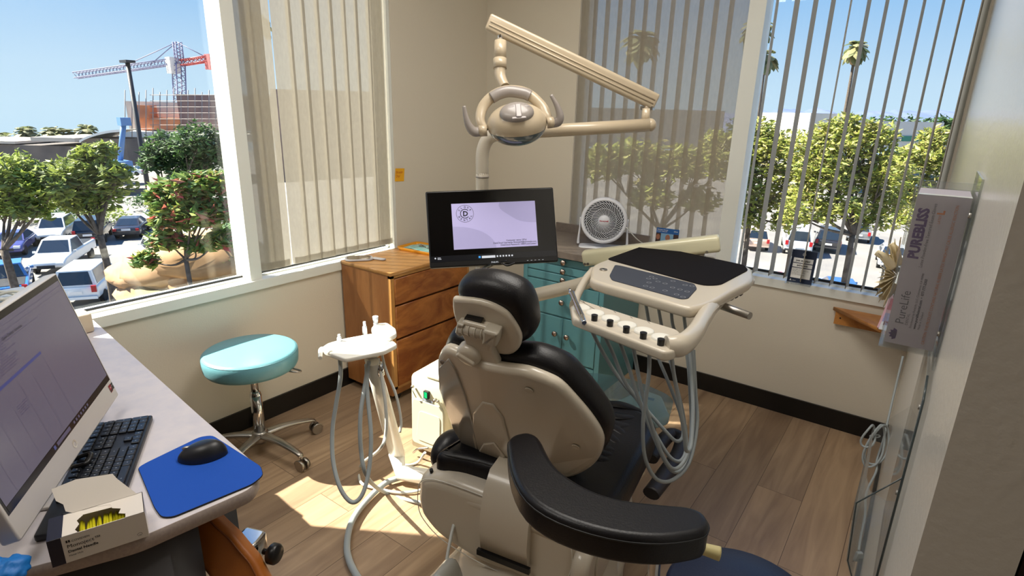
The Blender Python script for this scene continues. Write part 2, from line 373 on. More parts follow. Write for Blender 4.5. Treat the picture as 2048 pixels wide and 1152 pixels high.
# window in the left wall
b = MB(); bx(b, -.13, -.05, WL0, WL0+.04, .72, ZT); bx(b, -.13, -.05, WL1-.03, WL1, .72, ZT); bx(b, -.13, -.05, WL0, WL1, ZT-.04, ZT); bx(b, -.13, -.05, WL0, WL1, .70, .752)
bx(b, -.13, -.001, -1.788, -1.730, .745, ZT, 0); bx(b, -.13, -.003, WL1-.022, WL1-.0005, .745, ZT)
w1 = struct(b.build('window_1', trim_m, at=(0, -1.8, SZ)))
b = MB(); bx(b, -.091, -.085, WL0+.03, -1.78, .745, ZT-.02); bx(b, -.091, -.085, -1.75, WL1-.02, .745, ZT-.02); b.build('glass_pane', glass_m, w1)
b = MB(); bx(b, -.084, -.075, WL0+.04, -1.789, .752, .760); bx(b, -.084, -.075, -1.729, WL1-.022, .752, .760); b.build('gasket', blackp, w1)
b = MB(); b.box((-.012, WL1-.012, .93), (.012, .014, .075)); b.build('latch', steel, w1)
b = MB(); bx(b, -.055, .014, WL0, WL1+.02, .70, SZ); struct(b.build('trim_1', trim_m, at=(0, -1.8, .7)))
# window in the back wall
b = MB(); bx(b, BX0, BX0+.03, .05, .13, .72, ZT); bx(b, BX1-.03, BX1, .05, .13, .72, ZT); bx(b, BX0, BX1, .05, .13, ZT-.04, ZT); bx(b, BX0, BX1, .05, .13, .70, .752); bx(b, 1.655, 1.735, .002, .13, .745, ZT)
w2 = struct(b.build('window_2', trim_m, at=(1.7, 0, SZ)))
b = MB(); bx(b, BX0+.02, 1.67, .085, .091, .745, ZT-.02); bx(b, 1.72, BX1-.02, .085, .091, .745, ZT-.02); b.build('glass_pane', glass_m, w2)
b = MB(); bx(b, BX0+.03, 1.655, .075, .084, .752, .765); bx(b, 1.735, BX1-.03, .075, .084, .752, .765); b.build('gasket', blackp, w2)
b = MB(); bx(b, BX0, W-.001, -.014, .055, .70, SZ); struct(b.build('trim_2', trim_m, at=(1.7, 0, .7)))

# vertical blinds
bl_l = blind_mat('woven_blind_fabric', (182, 175, 160), .12, .26); bl_r = blind_mat('sheer_blind_fabric', (176, 164, 144), .22, .25)
bl_o = mat('slat_edge_fabric', (190, 182, 166), 0.8)
def slat(c, ang, z0, z1, m, par, axis):
    """one fabric slat, slightly curved; ang = turn away from the window plane"""
    b = MB(); n = 6; wd = .101 if m is not bl_o else .089; vs = []
    d = V((0, 1, 0)) if axis == 'y' else V((1, 0, 0)); e = V((1, 0, 0)) if axis == 'y' else V((0, -1, 0))
    D = d*cos(ang)+e*sin(ang); Nn = e*cos(ang)-d*sin(ang)
    for z in (z0, z1):
        for i in range(n+1): t = i/n-.5; vs.append(V((c[0], c[1], z))+D*(t*wd)+Nn*(.006*(1-4*t*t)))
    b.add(vs, [(i, i+1, n+2+i, n+1+i) for i in range(n)], 0, True)
    zb = z0; q = V((c[0], c[1], 0)); b.poly([q+D*-.04+Nn*.004+V((0, 0, zb+.002)), q+D*.04+Nn*.004+V((0, 0, zb+.002)), q+D*.04+Nn*.004+V((0, 0, zb+.035)), q+D*-.04+Nn*.004+V((0, 0, zb+.035))], 0)
    return b.build('slat', m, par)
t = thing('vertical_blind', (-.03, -1.3, ZT-.06), 'beige woven vertical blind drawn across the left window beside the wall corner', 'blind')
bx(MB(), -.06, 0, -1.728, WL1-.03, ZT-.06, ZT-.01).build('head_rail', trim_m, t)
ys = [-1.685, -1.638, -1.598] + [-1.487+.0795*i for i in range(9)]
for i, y in enumerate(ys): slat((-.030+.003*(i % 2), min(y, -.905), 0), radians(5), .775, ZT-.06, bl_l, t, 'y')
t = thing('vertical_blind', (1.2, .02, ZT-.06), 'closed sheer grey-beige vertical blind behind the lamp arm and the fan', 'blind')
bx(MB(), BX0, 1.655, -.01, .045, ZT-.06, ZT-.01).build('head_rail', trim_m, t)
for i in range(12): slat((.750+.0775*i, .02+.003*(i % 2), 0), radians(-6), .765, ZT-.06, bl_r, t, 'x')
t = thing('vertical_blind', (2.2, -.04, ZT-.06), 'open vertical blind with its slats turned edge-on over the right window', 'blind')
bx(MB(), 1.74, BX1, -.07, -.015, ZT-.06, ZT-.01).build('head_rail', trim_m, t)
for i, x in enumerate((1.79, 1.877, 1.957, 2.03, 2.104, 2.173, 2.242, 2.311, 2.378, 2.445, 2.512, 2.575)): slat((x, -.02, 0), radians(84 if i in (0, 4) else 93), .765, ZT-.06, bl_o, t, 'x')

# sticky note
b = MB(); n_ = Fr((.0015, -.850, 1.148), (0, 1, 0), (.08, 0, 1)); b.slab([(0, 0), (.072, -.004), (.074, .072), (.004, .076)], n_, .0008, 0, 1)
b.text('Bruxzir\nDay!', n_.sh(.008, .045, .0008), .022, 1, sx_=.8)
tag(b.build('sticky_note', [mat('yellow_paper', (240, 176, 30), .7), mat('red_ink', (190, 70, 30), .7)]), 'small orange-yellow sticky note on the wall beside the left window', 'note')

# ================================================================== WOODEN CABINET
cab_side = wood('cabinet_side_oak', (160, 104, 58), (180, 124, 74), (3, 3, .5), 3.0, .35, 1.0)
cab_face = wood('drawer_cherry', (140, 78, 38), (190, 122, 62), (1.2, 1.2, 3.2), 2.4, .3, 2.2)
cab_edge = wood('cabinet_edge_oak', (188, 136, 76), (204, 152, 92), (4, 1, 1), 3, .35, .8)
t = thing('drawer_cabinet', (.21, -.97, 0), 'honey-brown wooden cabinet with three drawers in the corner under the left window', 'cabinet')
cx0, cx1, cy0, cy1, cz0, cz1 = .016, .408, -1.275, -.655, .045, .755
bx(MB(), cx0, cx1-.02, cy0, cy1, cz0, cz1-.02).build('body', cab_side, t)
b = MB(); b.slab([(cx0, cy0-.004), (cx1+.006, cy0-.004), (cx1+.006, cy1+.004), (cx0, cy1+.004)], Fr((0, 0, cz1-.02)), .02, .002, 1); b.build('top', cab_edge, t)
b = MB(); bx(b, cx1-.02, cx1, cy0, cy0+.024, cz0+.045, cz1-.02); bx(b, cx1-.02, cx1, cy1-.024, cy1, cz0+.045, cz1-.02)
bx(b, cx1-.02, cx1, cy0, cy1, cz1-.035, cz1-.02); bx(b, cx1-.02, cx1, cy0, cy1, cz0+.045, cz0+.06)
b.build('face_frame', cab_edge, t)
for z0, z1 in ((.575, .715), (.385, .563), (.108, .372)):
    b = MB(); b.slab([(0, 0), (cy1-cy0-.05, 0), (cy1-cy0-.05, z1-z0), (0, z1-z0)], Fr((cx1-.012, cy0+.025, z0), (0, 1, 0), (0, 0, 1)), .02, .003, 1); b.build('drawer', cab_face, t)
for p in ((.07, -1.21), (.35, -1.21), (.07, -.72), (.35, -.72)): MB().cyl((p[0]-.012, p[1], .0225), (p[0]+.012, p[1], .0225), .0225).build('caster', blackp, t)

# ---- things on it
T = cz1
t = thing('hand_mirror', (.06, -1.2, T), 'pale grey hand mirror lying on the wooden cabinet', 'mirror')
fr = Fr((.075, -1.20, T+.0005), (.62, .78, 0), (-.78, .62, 0))
b = MB(); b.slab(rrect(.150, .105, .035), fr, .010, .004, 2); b.slab(rpoly([(.068, -.018), (.125, -.062), (.148, -.045), (.082, .012)], .012), fr, .010, .004, 2); b.build('frame', mat('mirror_frame_plastic', (186, 184, 188), .4), t)
b = MB(); b.slab(rrect(.128, .084, .028), fr.sh(0, 0, .0100), .0012, 0, 1); b.build('mirror_glass', mat('mirror_surface', (210, 200, 190), .04, 1.0), t)
t = thing('instrument_tray', (.2, -.83, T), 'orange-yellow plastic instrument tray on the wooden cabinet', 'tray')
fr = Fr((.190, -.80, T+.0005), (.93, .08, 0), (0, 1, 0)); om = mat('yellow_tray_plastic', (226, 150, 18), .35)
b = MB(); o_ = rrect(.30, .20, .035); i_ = rrect(.28, .18, .03)
ob = rrect(.285, .185, .03); N_ = len(o_); vs = []
for P_, h in ((ob, 0), (o_, .018), (i_, .018), (rrect(.268, .168, .026), .003)): vs += [fr.p(x, y, h) for x, y in P_]
b.add(vs, [(k*N_+i, k*N_+(i+1) % N_, (k+1)*N_+(i+1) % N_, (k+1)*N_+i) for k in range(3) for i in range(N_)], 0, True); b.poly([fr.p(x, y, .003) for x, y in rrect(.268, .168, .026)]); b.poly([fr.p(x, y, 0) for x, y in reversed(ob)]); b.build('tray_dish', om, t)
t = thing('sterilization_pouch', (.2, -.8, T+.02), 'clear and mint-green sterilization pouch lying in the yellow tray', 'pouch')
b = MB(); fp = Fr(fr.p(0, 0, .0045), fr.U*.97+fr.V*-.12, fr.V)
def pw(u, v, n): return (u, v, n+.006*max(0, 1-(u/.125)**2)*max(0, 1-(v/.07)**2)+.0015*sin(u*90)*cos(v*80)) if n > .002 else (u, v, n)
vs = []; nx, ny = 18, 10
for j in range(ny+1):
    for i in range(nx+1): u, v = -.12+.24*i/nx, -.066+.132*j/ny; vs.append(fp.p(*pw(u, v, .006+.004*noise.noise(V((u*30, v*30, 1))))))
b.add(vs, [(j*(nx+1)+i, j*(nx+1)+i+1, (j+1)*(nx+1)+i+1, (j+1)*(nx+1)+i) for j in range(ny) for i in range(nx)], 0, True)
b.slab([(-.12, -.066), (.12, -.066), (.12, .066), (-.12, .066)], fp, .003, 0, 1, 1); b.build('pouch_film', [mat('mint_film', (122, 196, 192), .18, c2=(190, 226, 222), scale=30), white_p], t)
b = MB(); b.lathe([(0, .0), (.014, .0), (.014, .003), (0, .003)], Fr(fp.p(-.035, .0, .016)), 16); b.cyl(fp.p(-.02, 0, .016), fp.p(.05, -.012, .016), .0025); b.build('mouth_mirror', steel, t)

# ================================================================== TEAL CABINET with counter
teal = mat('teal_paint', (84, 136, 146), .42, c2=(90, 142, 150), scale=4)
t = thing('storage_cabinet', (.96, -.27, 0), 'teal-painted cabinet with drawers, two doors and round knobs against the back wall', 'cabinet')
bx0, bx1, by0, by1 = .70, 1.235, -.50, -.013
b = MB(); bx(b, bx0, bx1, by0+.02, by1, .002, .785); bx(b, bx0, bx0+.03, by0, by0+.02, .002, .785); bx(b, bx1-.03, bx1, by0, by0+.02, .002, .785)
for z in (.0, .166, .428, .632, .682, .732, .778): bx(b, bx0+.03, bx1-.03, by0+.003, by0+.02, z, z+.006)
b.build('body', teal, t)
knob_m = mat('satin_nickel', (176, 160, 150), .3, 1.0)
def knob(par, x, z, y=by0-.004):
    f = Fr((x, y, z), (1, 0, 0), (0, 0, 1)); MB().lathe([(0, -.002), (.006, -.002), (.006, .012), (.015, .016), (.017, .022), (.013, .029), (0, .031)], f, 20).build('knob', knob_m, par)
def front(nm, x0, x1, z0, z1, kn=None):
    b = MB(); b.slab([(x0, z0), (x1, z0), (x1, z1), (x0, z1)], Fr((0, by0+.012, 0), (1, 0, 0), (0, 0, 1)), .016, .002, 1); d = b.build(nm, teal, t)
    for k in kn or []: knob(d, *k)
    return d
xm = (bx0+bx1)/2
front('drawer', bx0+.032, bx1-.032, .739, .777, [(.982, .760)]); front('drawer', bx0+.032, bx1-.032, .689, .731, [(.982, .708)]); front('drawer', bx0+.032, bx1-.032, .639, .681, [(.984, .658)])
front('drawer', bx0+.032, bx1-.032, .436, .630, [(.984, .526)])
front('door', bx0+.032, xm+.018, .174, .426, [(.948, .328)]); front('door', xm+.022, bx1-.032, .174, .426, [(1.029, .326)])
d = front('drawer', bx0+.032, bx1-.032, .010, .164); MB().cyl((1.065, by0-.006, .133), (1.065, by0-.001, .133), .010).build('keyhole', blackp, d)
ctr = mat('grey_laminate', (112, 102, 94), .4, c2=(122, 112, 104), scale=40)
b = MB(); bx(b, bx0-.08, bx1+.03, by0-.03, -.013, .787, .822); bx(b, bx0-.08, bx1+.03, -.030, -.015, .822, .875); 
tag(b.build('countertop', ctr), 'grey-brown laminate countertop with backsplash over the teal cabinet', 'countertop')

# fan
t = thing('desk_fan', (1.075, -.25, .823), 'small grey-white round table fan on the grey countertop', 'fan')
fan_m = mat('fan_plastic', (222, 224, 230), .35); cF = ony(1208, 441, -.25)
dirn = (V((CAM.x, CAM.y, 1.25))-cF).normalized(); U_ = V((0, 0, 1)).cross(dirn).normalized(); Ff = Fr(cF, U_, dirn.cross(U_)); R_ = .125
b = MB(); b.lathe([(R_-.012, -.05), (R_+.004, -.05), (R_+.008, .0), (R_+.004, .03), (R_-.008, .034), (R_-.014, .028), (R_-.014, -.04)], Ff, 40); b.build('ring_housing', fan_m, t)
b = MB()
for k in range(38):
    a = 2*pi*k/38; P_ = []
    for j in range(7): r_ = .032+(R_-.044)*j/6; th = a+.95*(j/6)**1.3; P_.append(Ff.p(r_*cos(th), r_*sin(th), .026+.008*sin(pi*j/6)))
    b.tube(P_, .0017 if k % 2 else .0020, 5, k=2)
for r_ in (.07, .1): b.ring(Ff, r_-.001, r_+.001, .032)
b.build('front_grille', fan_m, t)
b = MB(); b.lathe([(0, .036), (.026, .034), (.034, .026), (.034, .02)], Ff, 24); b.text('Honeywell', Ff.sh(0, -.004, .0355), .0115, 1, align='CENTER', bold=.0004); b.build('centre_cap', [fan_m, mat('red_print', (170, 40, 60), .5)], t)
b = MB()
for k in range(5):
    a = 2*pi*k/5; vs = []
    for j in range(6):
        r_ = .03+(R_-.05)*j/5
        for s_ in (-.45, .35): th = a+s_+.25*j/5; vs.append(Ff.p(r_*cos(th), r_*sin(th), .0+.014*s_))
    b.add(vs, [(2*j, 2*j+1, 2*j+3, 2*j+2) for j in range(5)], 0, True)
b.cyl(Ff.p(0, 0, -.045), Ff.p(0, 0, .012), .032); b.build('blades', mat('fan_blade_grey', (50, 50, 56), .5), t)
b = MB(); b.lathe([(.034, -.052), (R_-.01, -.05)], Ff, 40); b.build('rear_grille', mat('fan_rear_dark', (34, 35, 40), .6), t)
hz = V((U_.x, U_.y, 0)).normalized(); dz = V((-hz.y, hz.x, 0)); dz = dz if dz.dot(dirn) > 0 else -dz
for s_ in (-1, 1):
    p0 = cF+hz*s_*(R_+.010); z0 = .824
    b = MB(); b.tube([V((p0.x, p0.y, cF.z+.012)), V((p0.x, p0.y, cF.z-.04)), V((p0.x+hz.x*s_*.006, p0.y, z0+.035)), V((p0.x+hz.x*s_*.006, p0.y, z0+.012))], [.012, .016, .024, .028], 12, flat=(.30, 1, hz)); b.build('side_bracket', fan_m, t)
b = MB(); q = V((cF.x, cF.y, .823)); b.slab(rrect(.275, .13, .03), Fr(q, hz, dz), .018, .006, 2); b.build('base', fan_m, t)
b = MB(); b.tube([V((cF.x+.13, cF.y+.02, .95)), (cF.x+.19, cF.y+.06, .88), (cF.x+.21, -.09, .83)], .003, 6); b.build('power_cable', hose_w, t)

# brochure propped on the sill behind the beam
t = thing('brochure_stand', (1.42, -.06, .80), 'blue brochure with portraits standing on the sill behind the cream arm', 'brochure')
fr = Fr(ony(1311, 480, -.03), (1, .0, .02), (0, .12, 1))
b = MB(); b.slab([(0, -.06), (.135, -.06), (.135, .075), (0, .075)], fr, .003, 0, 1); b.quad(fr, 0, .045, .135, .03, .0035, 1); b.quad(fr, 0, -.06, .03, .105, .0036, 2); b.quad(fr, .105, -.06, .03, .105, .0036, 2)
b.text('Find your Dentist\nin your network', fr.sh(.006, .062, .0038), .009, 3); b.text('clove', fr.sh(.105, .058, .0038), .011, 3)
b.flatp(circ(.014, 16, .072, .022, .018), fr, .004, 4); b.flatp(rpoly([(.045, -.06), (.1, -.06), (.092, 0), (.055, 0)], .01), fr, .0038, 5)
b.flatp(circ(.012, 16, .014, .022, .016), fr, .004, 4); b.build('printed_page', [mat('poster_sky', (120, 160, 190), .5), mat('poster_blue', (20, 84, 150), .5), mat('poster_dark', (60, 40, 36), .5), white_t, mat('poster_skin', (150, 100, 78), .6), mat('poster_shirt', (90, 70, 70), .6)], t)

# plan card on the right sill
t = thing('plan_card', (2.09, -.06, SZ), 'navy card reading Join the plan standing on the right window sill', 'card')
fr = Fr(V((2.036, .018, SZ+.001)), (1, -.0, 0), (0, .22, 1)); fr = Fr(V((2.036, -.010, SZ+.001)), (1, 0, 0), (0, .18, 1))
navy = mat('navy_card', (22, 38, 66), .4); b = MB(); b.slab([(0, 0), (.116, 0), (.116, .168), (0, .168)], fr, .003, 0, 1)
b.quad(fr, .012, .104, .092, .024, .0035, 1); b.quad(fr, .012, .080, .092, .020, .0035, 1); b.quad(fr, .012, .024, .092, .052, .0035, 1)
b.text('Join the plan!', fr.sh(.058, .111, .0038), .0125, 2, align='CENTER', bold=.0004); b.text('$47/month', fr.sh(.058, .086, .0038), .0115, 2, align='CENTER', bold=.0004)
b.text('Two regular cleanings\nComprehensive exam and x-rays\n10% off most treatments\nno deductibles, no waiting\nno annual maximum\nJoin today and start saving', fr.sh(.015, .069, .0038), .0058, 2)
b.ring(fr.sh(.058, .148), .007, .008, .0036, 1, 20); b.text('CD', fr.sh(.058, .1445, .0036), .008, 1, align='CENTER'); b.text('A', fr.sh(.012, .008, .0038), .012, 1, bold=.0006); b.text('clove', fr.sh(.026, .009, .0038), .007, 1); b.build('printed_card', [navy, white_t, dark_t], t)
b = MB(); b.slab([(-.002, 0), (.118, 0), (.118, .172), (-.002, .172)], fr.sh(0, 0, -.004), .003, 0, 1); b.slab([(-.002, -.05), (.118, -.05), (.118, .0), (-.002, .0)], Fr(fr.o+V((0, -.0, .0005)), (1, 0, 0), (0, 1, 0)), .002, 0, 1); b.build('acrylic_stand', acryl, t)

# corner shelf with booklets
shelf_m = wood('shelf_pine', (176, 112, 52), (206, 142, 74), (2, 2, 2), 5, .4, 1)
t = thing('corner_shelf', (2.44, -.1, .6), 'small orange wooden corner shelf under the right window sill', 'shelf')
b = MB(); b.slab([(2.27, -.016), (2.595, -.016), (2.595, -.30), (2.56, -.30)], Fr((0, 0, .640)), .018, .001, 1); b.build('shelf_board', shelf_m, t)
b = MB(); bx(b, 2.285, 2.59, -.030, -.0135, .575, .640); b.build('rear_cleat', shelf_m, t)
for (x_, z_) in ((2.31, .61), (2.50, .61)): MB().cyl((x_, -.031, z_), (x_, -.0305, z_), .004).build('screw', blackp, t)
def booklet(nm, pts, cols, label, thick=.006):
    b = MB(); o = V(pts[0]); U = V(pts[1])-o; Vv = V(pts[2])-o; f = Fr(o, U, Vv); wU, hV = U.length, (Vv-f.U*Vv.dot(f.U)).length
    b.slab([(0, 0), (wU, 0), (wU, hV), (0, hV)], f, thick, 0, 1)
    for k, (a, c_, d_, e_, m_) in enumerate([(.08, .55, .84, .35, 1), (.08, .15, .5, .3, 2)]): b.quad(f, a*wU, c_*hV, d_*wU, e_*hV, thick+.0004, m_)
    return tag(b.build(nm, cols), label, 'booklet')
booklet('magazine', [(2.475, -.235, .6592), (2.590, -.245, .6592), (2.535, -.03, .765)], [mat('mag_pink', (214, 170, 176), .35), mat('mag_red', (176, 70, 80), .35), mat('mag_lilac', (150, 150, 190), .35)], 'pink and lilac magazine leaning on the corner shelf')
booklet('magazine', [(2.482, -.25, .6592), (2.594, -.26, .6592), (2.55, -.05, .745)], [mat('mag_white', (216, 214, 214), .35), mat('mag_grey', (120, 120, 130), .35), mat('mag_wine', (120, 40, 60), .35)], 'grey-white magazine under the pink one on the corner shelf', .004)
p_ = atd(1812, 500, 1.22)
booklet('brochure', [p_+V((0, 0, -.05)), p_+V((.045, -.02, -.05)), p_+V((.012, 0, .04))], [mat('bro_teal', (30, 84, 104), .4), mat('bro_yellow', (196, 170, 70), .4), mat('bro_cream', (206, 196, 170), .4)], 'teal and yellow brochure sticking out behind the glove box', .004)

# ================================================================== GLOVE DISPENSER on the right wall
xg0, xg1, yg, zg0, zg1 = 2.538, 2.603, -2.125, 1.215, 1.452
L_ = .115  # depth of the box along the wall
t = thing('glove_dispenser', (2.57, yg+.06, 1.2), 'clear acrylic glove box holder screwed to the right wall', 'dispenser')
b = MB()
for (a0, a1, b0, b1, c0, c1) in ((xg0-.006, W-.001, yg-.005, yg-.002, zg0-.006, zg1+.012), (xg0-.006, W-.001, yg+L_+.003, yg+L_+.006, zg0-.006, zg1+.012), (xg0-.006, W-.001, yg-.005, yg+L_+.006, zg0-.008, zg0-.004), (W-.004, W-.001, yg-.03, yg+L_+.03, zg0-.02, zg1+.03), (xg0-.006, xg0-.004, yg-.005, yg+.03, zg0-.006, zg1+.012)): bx(b, a0, a1, b0, b1, c0, c1)
b.build('acrylic_body', acryl, t)
for z_ in (1.25, 1.43): MB().cyl((W-.008, yg-.018, z_), (W-.0045, yg-.018, z_), .004).build('screw', steel, t)
b = MB(); lav = mat('glove_box_card', (186, 176, 186), .45); pur = mat('purple_ink', (74, 30, 110), .5); ora = mat('orange_ink', (206, 120, 70), .5)
bx(b, xg0, xg1, yg, yg+L_, zg0, zg1)
fr = Fr((xg0, yg, zg0), (1, 0, 0), (0, 0, 1)); wv, hv = xg1-xg0, zg1-zg0
tr_ = Fr(fr.p(0, 0, 0), (0, 0, 1), (-1, 0, 0))   # text runs upward
def gt(s_, up, right, size, m, bold=0, sx_=1): b.text(s_, Fr(fr.p(right, up, .0004), (0, 0, 1), (-1, 0, 0)), size, m, 0, bold=bold, sx_=sx_)
gt('PUREBLISS', .140, .018, .0185, 1, .0009, .92); gt('Latex Powder-Free Textured Exam Gloves', .128, .026, .0062, 2, 0, .9); gt('L', .210, .037, .012, 3, .0006); gt('LATEX', .196, .0345, .0045, 3)
gt('PureLife', .034, .020, .0165, 2, 0, 1.0); gt('DENTAL', .034, .0255, .005, 2); gt('Distributed by PureLife, LLC. Commerce, CA 90040', .030, .031, .0042, 2); gt('www.purelifedental.com  \u2022  877-777-3303', .030, .0365, .0048, 2, .0002); gt('Made in Thailand', .030, .042, .0042, 2)
gt('CAUTION: THIS PRODUCT CONTAINS NATURAL RUBBER LATEX WHICH MAY CAUSE ALLERGIC REACTION', .008, .052, .0056, 3, 0, .80)
for k in range(5):
    a = radians(-62+31*k); c_ = (.0145, .016)
    def lf(s_, w_): return (c_[0]-s_*cos(a)*.011, c_[1]+s_*sin(a)*.011)
    nx_, ny_ = sin(a)*.0030, cos(a)*.0030
    P0, P1, P2 = lf(0, 0), lf(.6, 0), lf(1, 0); b.poly([fr.p(*P0, .0006), fr.p(P1[0]-nx_, P1[1]-ny_, .0006), fr.p(*P2, .0006), fr.p(P1[0]+nx_, P1[1]+ny_, .0006)], 1)
b.quad(Fr((xg0, yg, zg1), (1, 0, 0), (0, 1, 0)), 0, .0, wv, .02, .0005, 4)
tag(b.build('glove_box', [lav, pur, mat('grey_ink', (92, 84, 100), .5), ora, white_p]), 'long lavender-grey PUREBLISS glove box in the clear wall holder', 'box')
lat = mat('latex_cream', (226, 212, 174), .5, bump=.4, bscale=80)
def crumple(P_, rad, m, name, label, cat, seed, amp=.35, sc=(1, 1, 1)):
    b = MB(); 
    for q, r_ in zip(P_, rad):
        f = Fr(q); nu, nv = 26, 16; vs = []
        for k in range(nv+1):
            for i in range(nu):
                a, e = 2*pi*i/nu, -pi/2+pi*k/nv; d = V((cos(a)*cos(e), sin(a)*cos(e), sin(e)))
                rr = r_*(1+amp*noise.noise(d*2.2+V((seed, 0, 0)))*2+amp*.5*abs(noise.noise(d*5+V((0, seed, 0))))); vs.append(V(q)+V((d.x*rr*sc[0], d.y*rr*sc[1], d.z*rr*sc[2])))
        b.add(vs, [(k*nu+i, k*nu+(i+1) % nu, (k+1)*nu+(i+1) % nu, (k+1)*nu+i) for k in range(nv) for i in range(nu)], 0, True)
    return tag(b.build(name, m), label, cat)
b = MB(); gO = V((2.537, yg+.05, 1.315)); nu, nv = 30, 12
for q_, (a0, a1, ln, sd) in enumerate(((100, 150, .052, 1), (150, 200, .036, 5), (200, 262, .046, 9))):
    vs = []
    for j in range(nv+1):
        for i in range(nu+1):
            a = radians(a0+(a1-a0)*i/nu); r_ = ln*j/nv*(1+.22*sin(i*.9+sd)); w_ = .010*sin(i*.8+sd)*(j/nv)**.8+.004*noise.noise(V((i*.4, j*.5, sd)))
            vs.append(gO+V((cos(a)*r_*.62-.002, w_-.004*q_, sin(a)*r_)))
    b.add(vs, [(j*(nu+1)+i, j*(nu+1)+i+1, (j+1)*(nu+1)+i+1, (j+1)*(nu+1)+i) for j in range(nv) for i in range(nu)], 0, True)
for q in ((-.012, .006, .038), (-.024, -.004, .026), (-.010, -.004, -.034)): e_ = gO+V(q); b.tube([gO+V(q)*.4, e_, e_+V((q[0]*.4-.004, .004, q[2]*.25))], [.008, .007, .005], 10, flat=(.6, 1, (0, 1, 0)))
tag(b.build('latex_glove', lat), 'cream latex glove pulled out of the side of the glove box', 'glove')

# literature holder
t = thing('literature_holder', (2.58, -2.0, .9), 'empty clear acrylic literature holder on the right wall below the gloves', 'holder')
y0_, y1_, z0_, z1_ = -2.22, -1.93, .80, 1.19
fr = Fr((2.6085, y0_, z0_), (0, 1, 0), (0, 0, 1))
b = MB(); b.slab([(0, 0), (.29, 0), (.29, .37), (.24, .39), (.05, .39), (0, .37)], Fr((2.6045, y1_, z0_), (0, -1, 0), (0, 0, 1)), .004, .001, 1); b.build('back_plate', acryl, t)
b = MB(); P_ = [V((2.603, 0, z0_+.02)), V((2.572, 0, z0_+.03)), V((2.560, 0, z0_+.06)), V((2.553, 0, z0_+.17))]
for y_ in (y0_+.002, y1_-.002):
    b.poly([V((p.x, y_, p.z)) for p in P_]+[V((2.603, y_, z0_+.24))])
for i in range(3):
    p, q = P_[i], P_[i+1]; d_ = V((-.0025, 0, .0))
    b.add([V((p.x, y0_, p.z)), V((p.x, y1_, p.z)), V((q.x, y1_, q.z)), V((q.x, y0_, q.z))]+[V((p.x, y0_, p.z))+d_, V((p.x, y1_, p.z))+d_, V((q.x, y1_, q.z))+d_, V((q.x, y0_, q.z))+d_], [(0, 1, 2, 3), (7, 6, 5, 4), (0, 3, 7, 4), (1, 5, 6, 2)])
b.tube([V((p.x, y0_, p.z)) for p in P_]+[V((2.603, y0_, z0_+.24))], .0012, 6, 1, smooth=False)
b.build('pocket', [acryl, mat('acrylic_edge', (60, 70, 72), .2)], t)
b = MB(); b.tube([V((2.6025, y0_-.0005, z0_)), V((2.6025, y0_-.0005, z0_+.37)), V((2.6025, y0_+.05, z0_+.39))], .0016, 6, smooth=False); b.tube([V((2.6025, y0_, z0_)), V((2.6025, y1_, z0_))], .0014, 6, smooth=False); b.build('plate_edge', mat('acrylic_edge', (60, 70, 72), .2), t)
for z_ in (z0_+.03, z0_+.2, z0_+.35): MB().cyl((2.5995, y0_+.02, z_), (2.604, y0_+.02, z_), .004).build('screw', steel, t)

# coiled power cord by the right wall
def cl(P): P.x = min(P.x, 2.592); return P
t = thing('power_cord', (2.58, -.8, 0), 'grey power cord looped and hanging unplugged down the right wall corner', 'cord')
b = MB(); C1 = [cl(atd(*q)) for q in ((1822, 716, 2.36), (1803, 790, 2.34), (1779, 850, 2.30), (1768, 880, 2.28), (1754, 920, 2.24), (1757, 945, 2.22), (1733, 985, 2.16), (1730, 1030, 2.08), (1722, 1070, 2.02), (1719, 1102, 1.98))]
b.tube(C1, .0042, 8)
c_ = atd(1772, 893, 2.22); c_.x = min(c_.x, 2.57); Uu, Vv = CR, (CU+CR*.3).normalized()
for a_, b_, o_ in ((.052, .080, (.01, -.005)), (.044, .086, (.0, -.010)), (.030, .045, (-.035, .03))):
    cc = c_+Uu*o_[0]+Vv*o_[1]; b.tube([cc+Uu*(a_*cos(2*pi*i/12))*.8+Vv*b_*sin(2*pi*i/12)+CF*(.01*sin(4*pi*i/12)) for i in range(12)], .0042, 8, closed=True)
b.tube([c_+Uu*(.02*cos(2*pi*i/8)-.012)+Vv*(.006*sin(2*pi*i/8)+.03) for i in range(8)], .0025, 6, closed=True); b.build('cable', hose_m, t)
p = C1[-1]; b = MB(); b.slab(rpoly([(-.010, 0), (.010, 0), (.016, -.035), (-.016, -.035)], .004), Fr(p, CR, V((0, 0, 1))), .014, .003, 2); b.build('plug', hose_m, t)
for s_ in (-.008, .008): MB().cyl(p+V((s_, 0, -.034)), p+V((s_, 0, -.052)), .002).build('prong', steel, t)

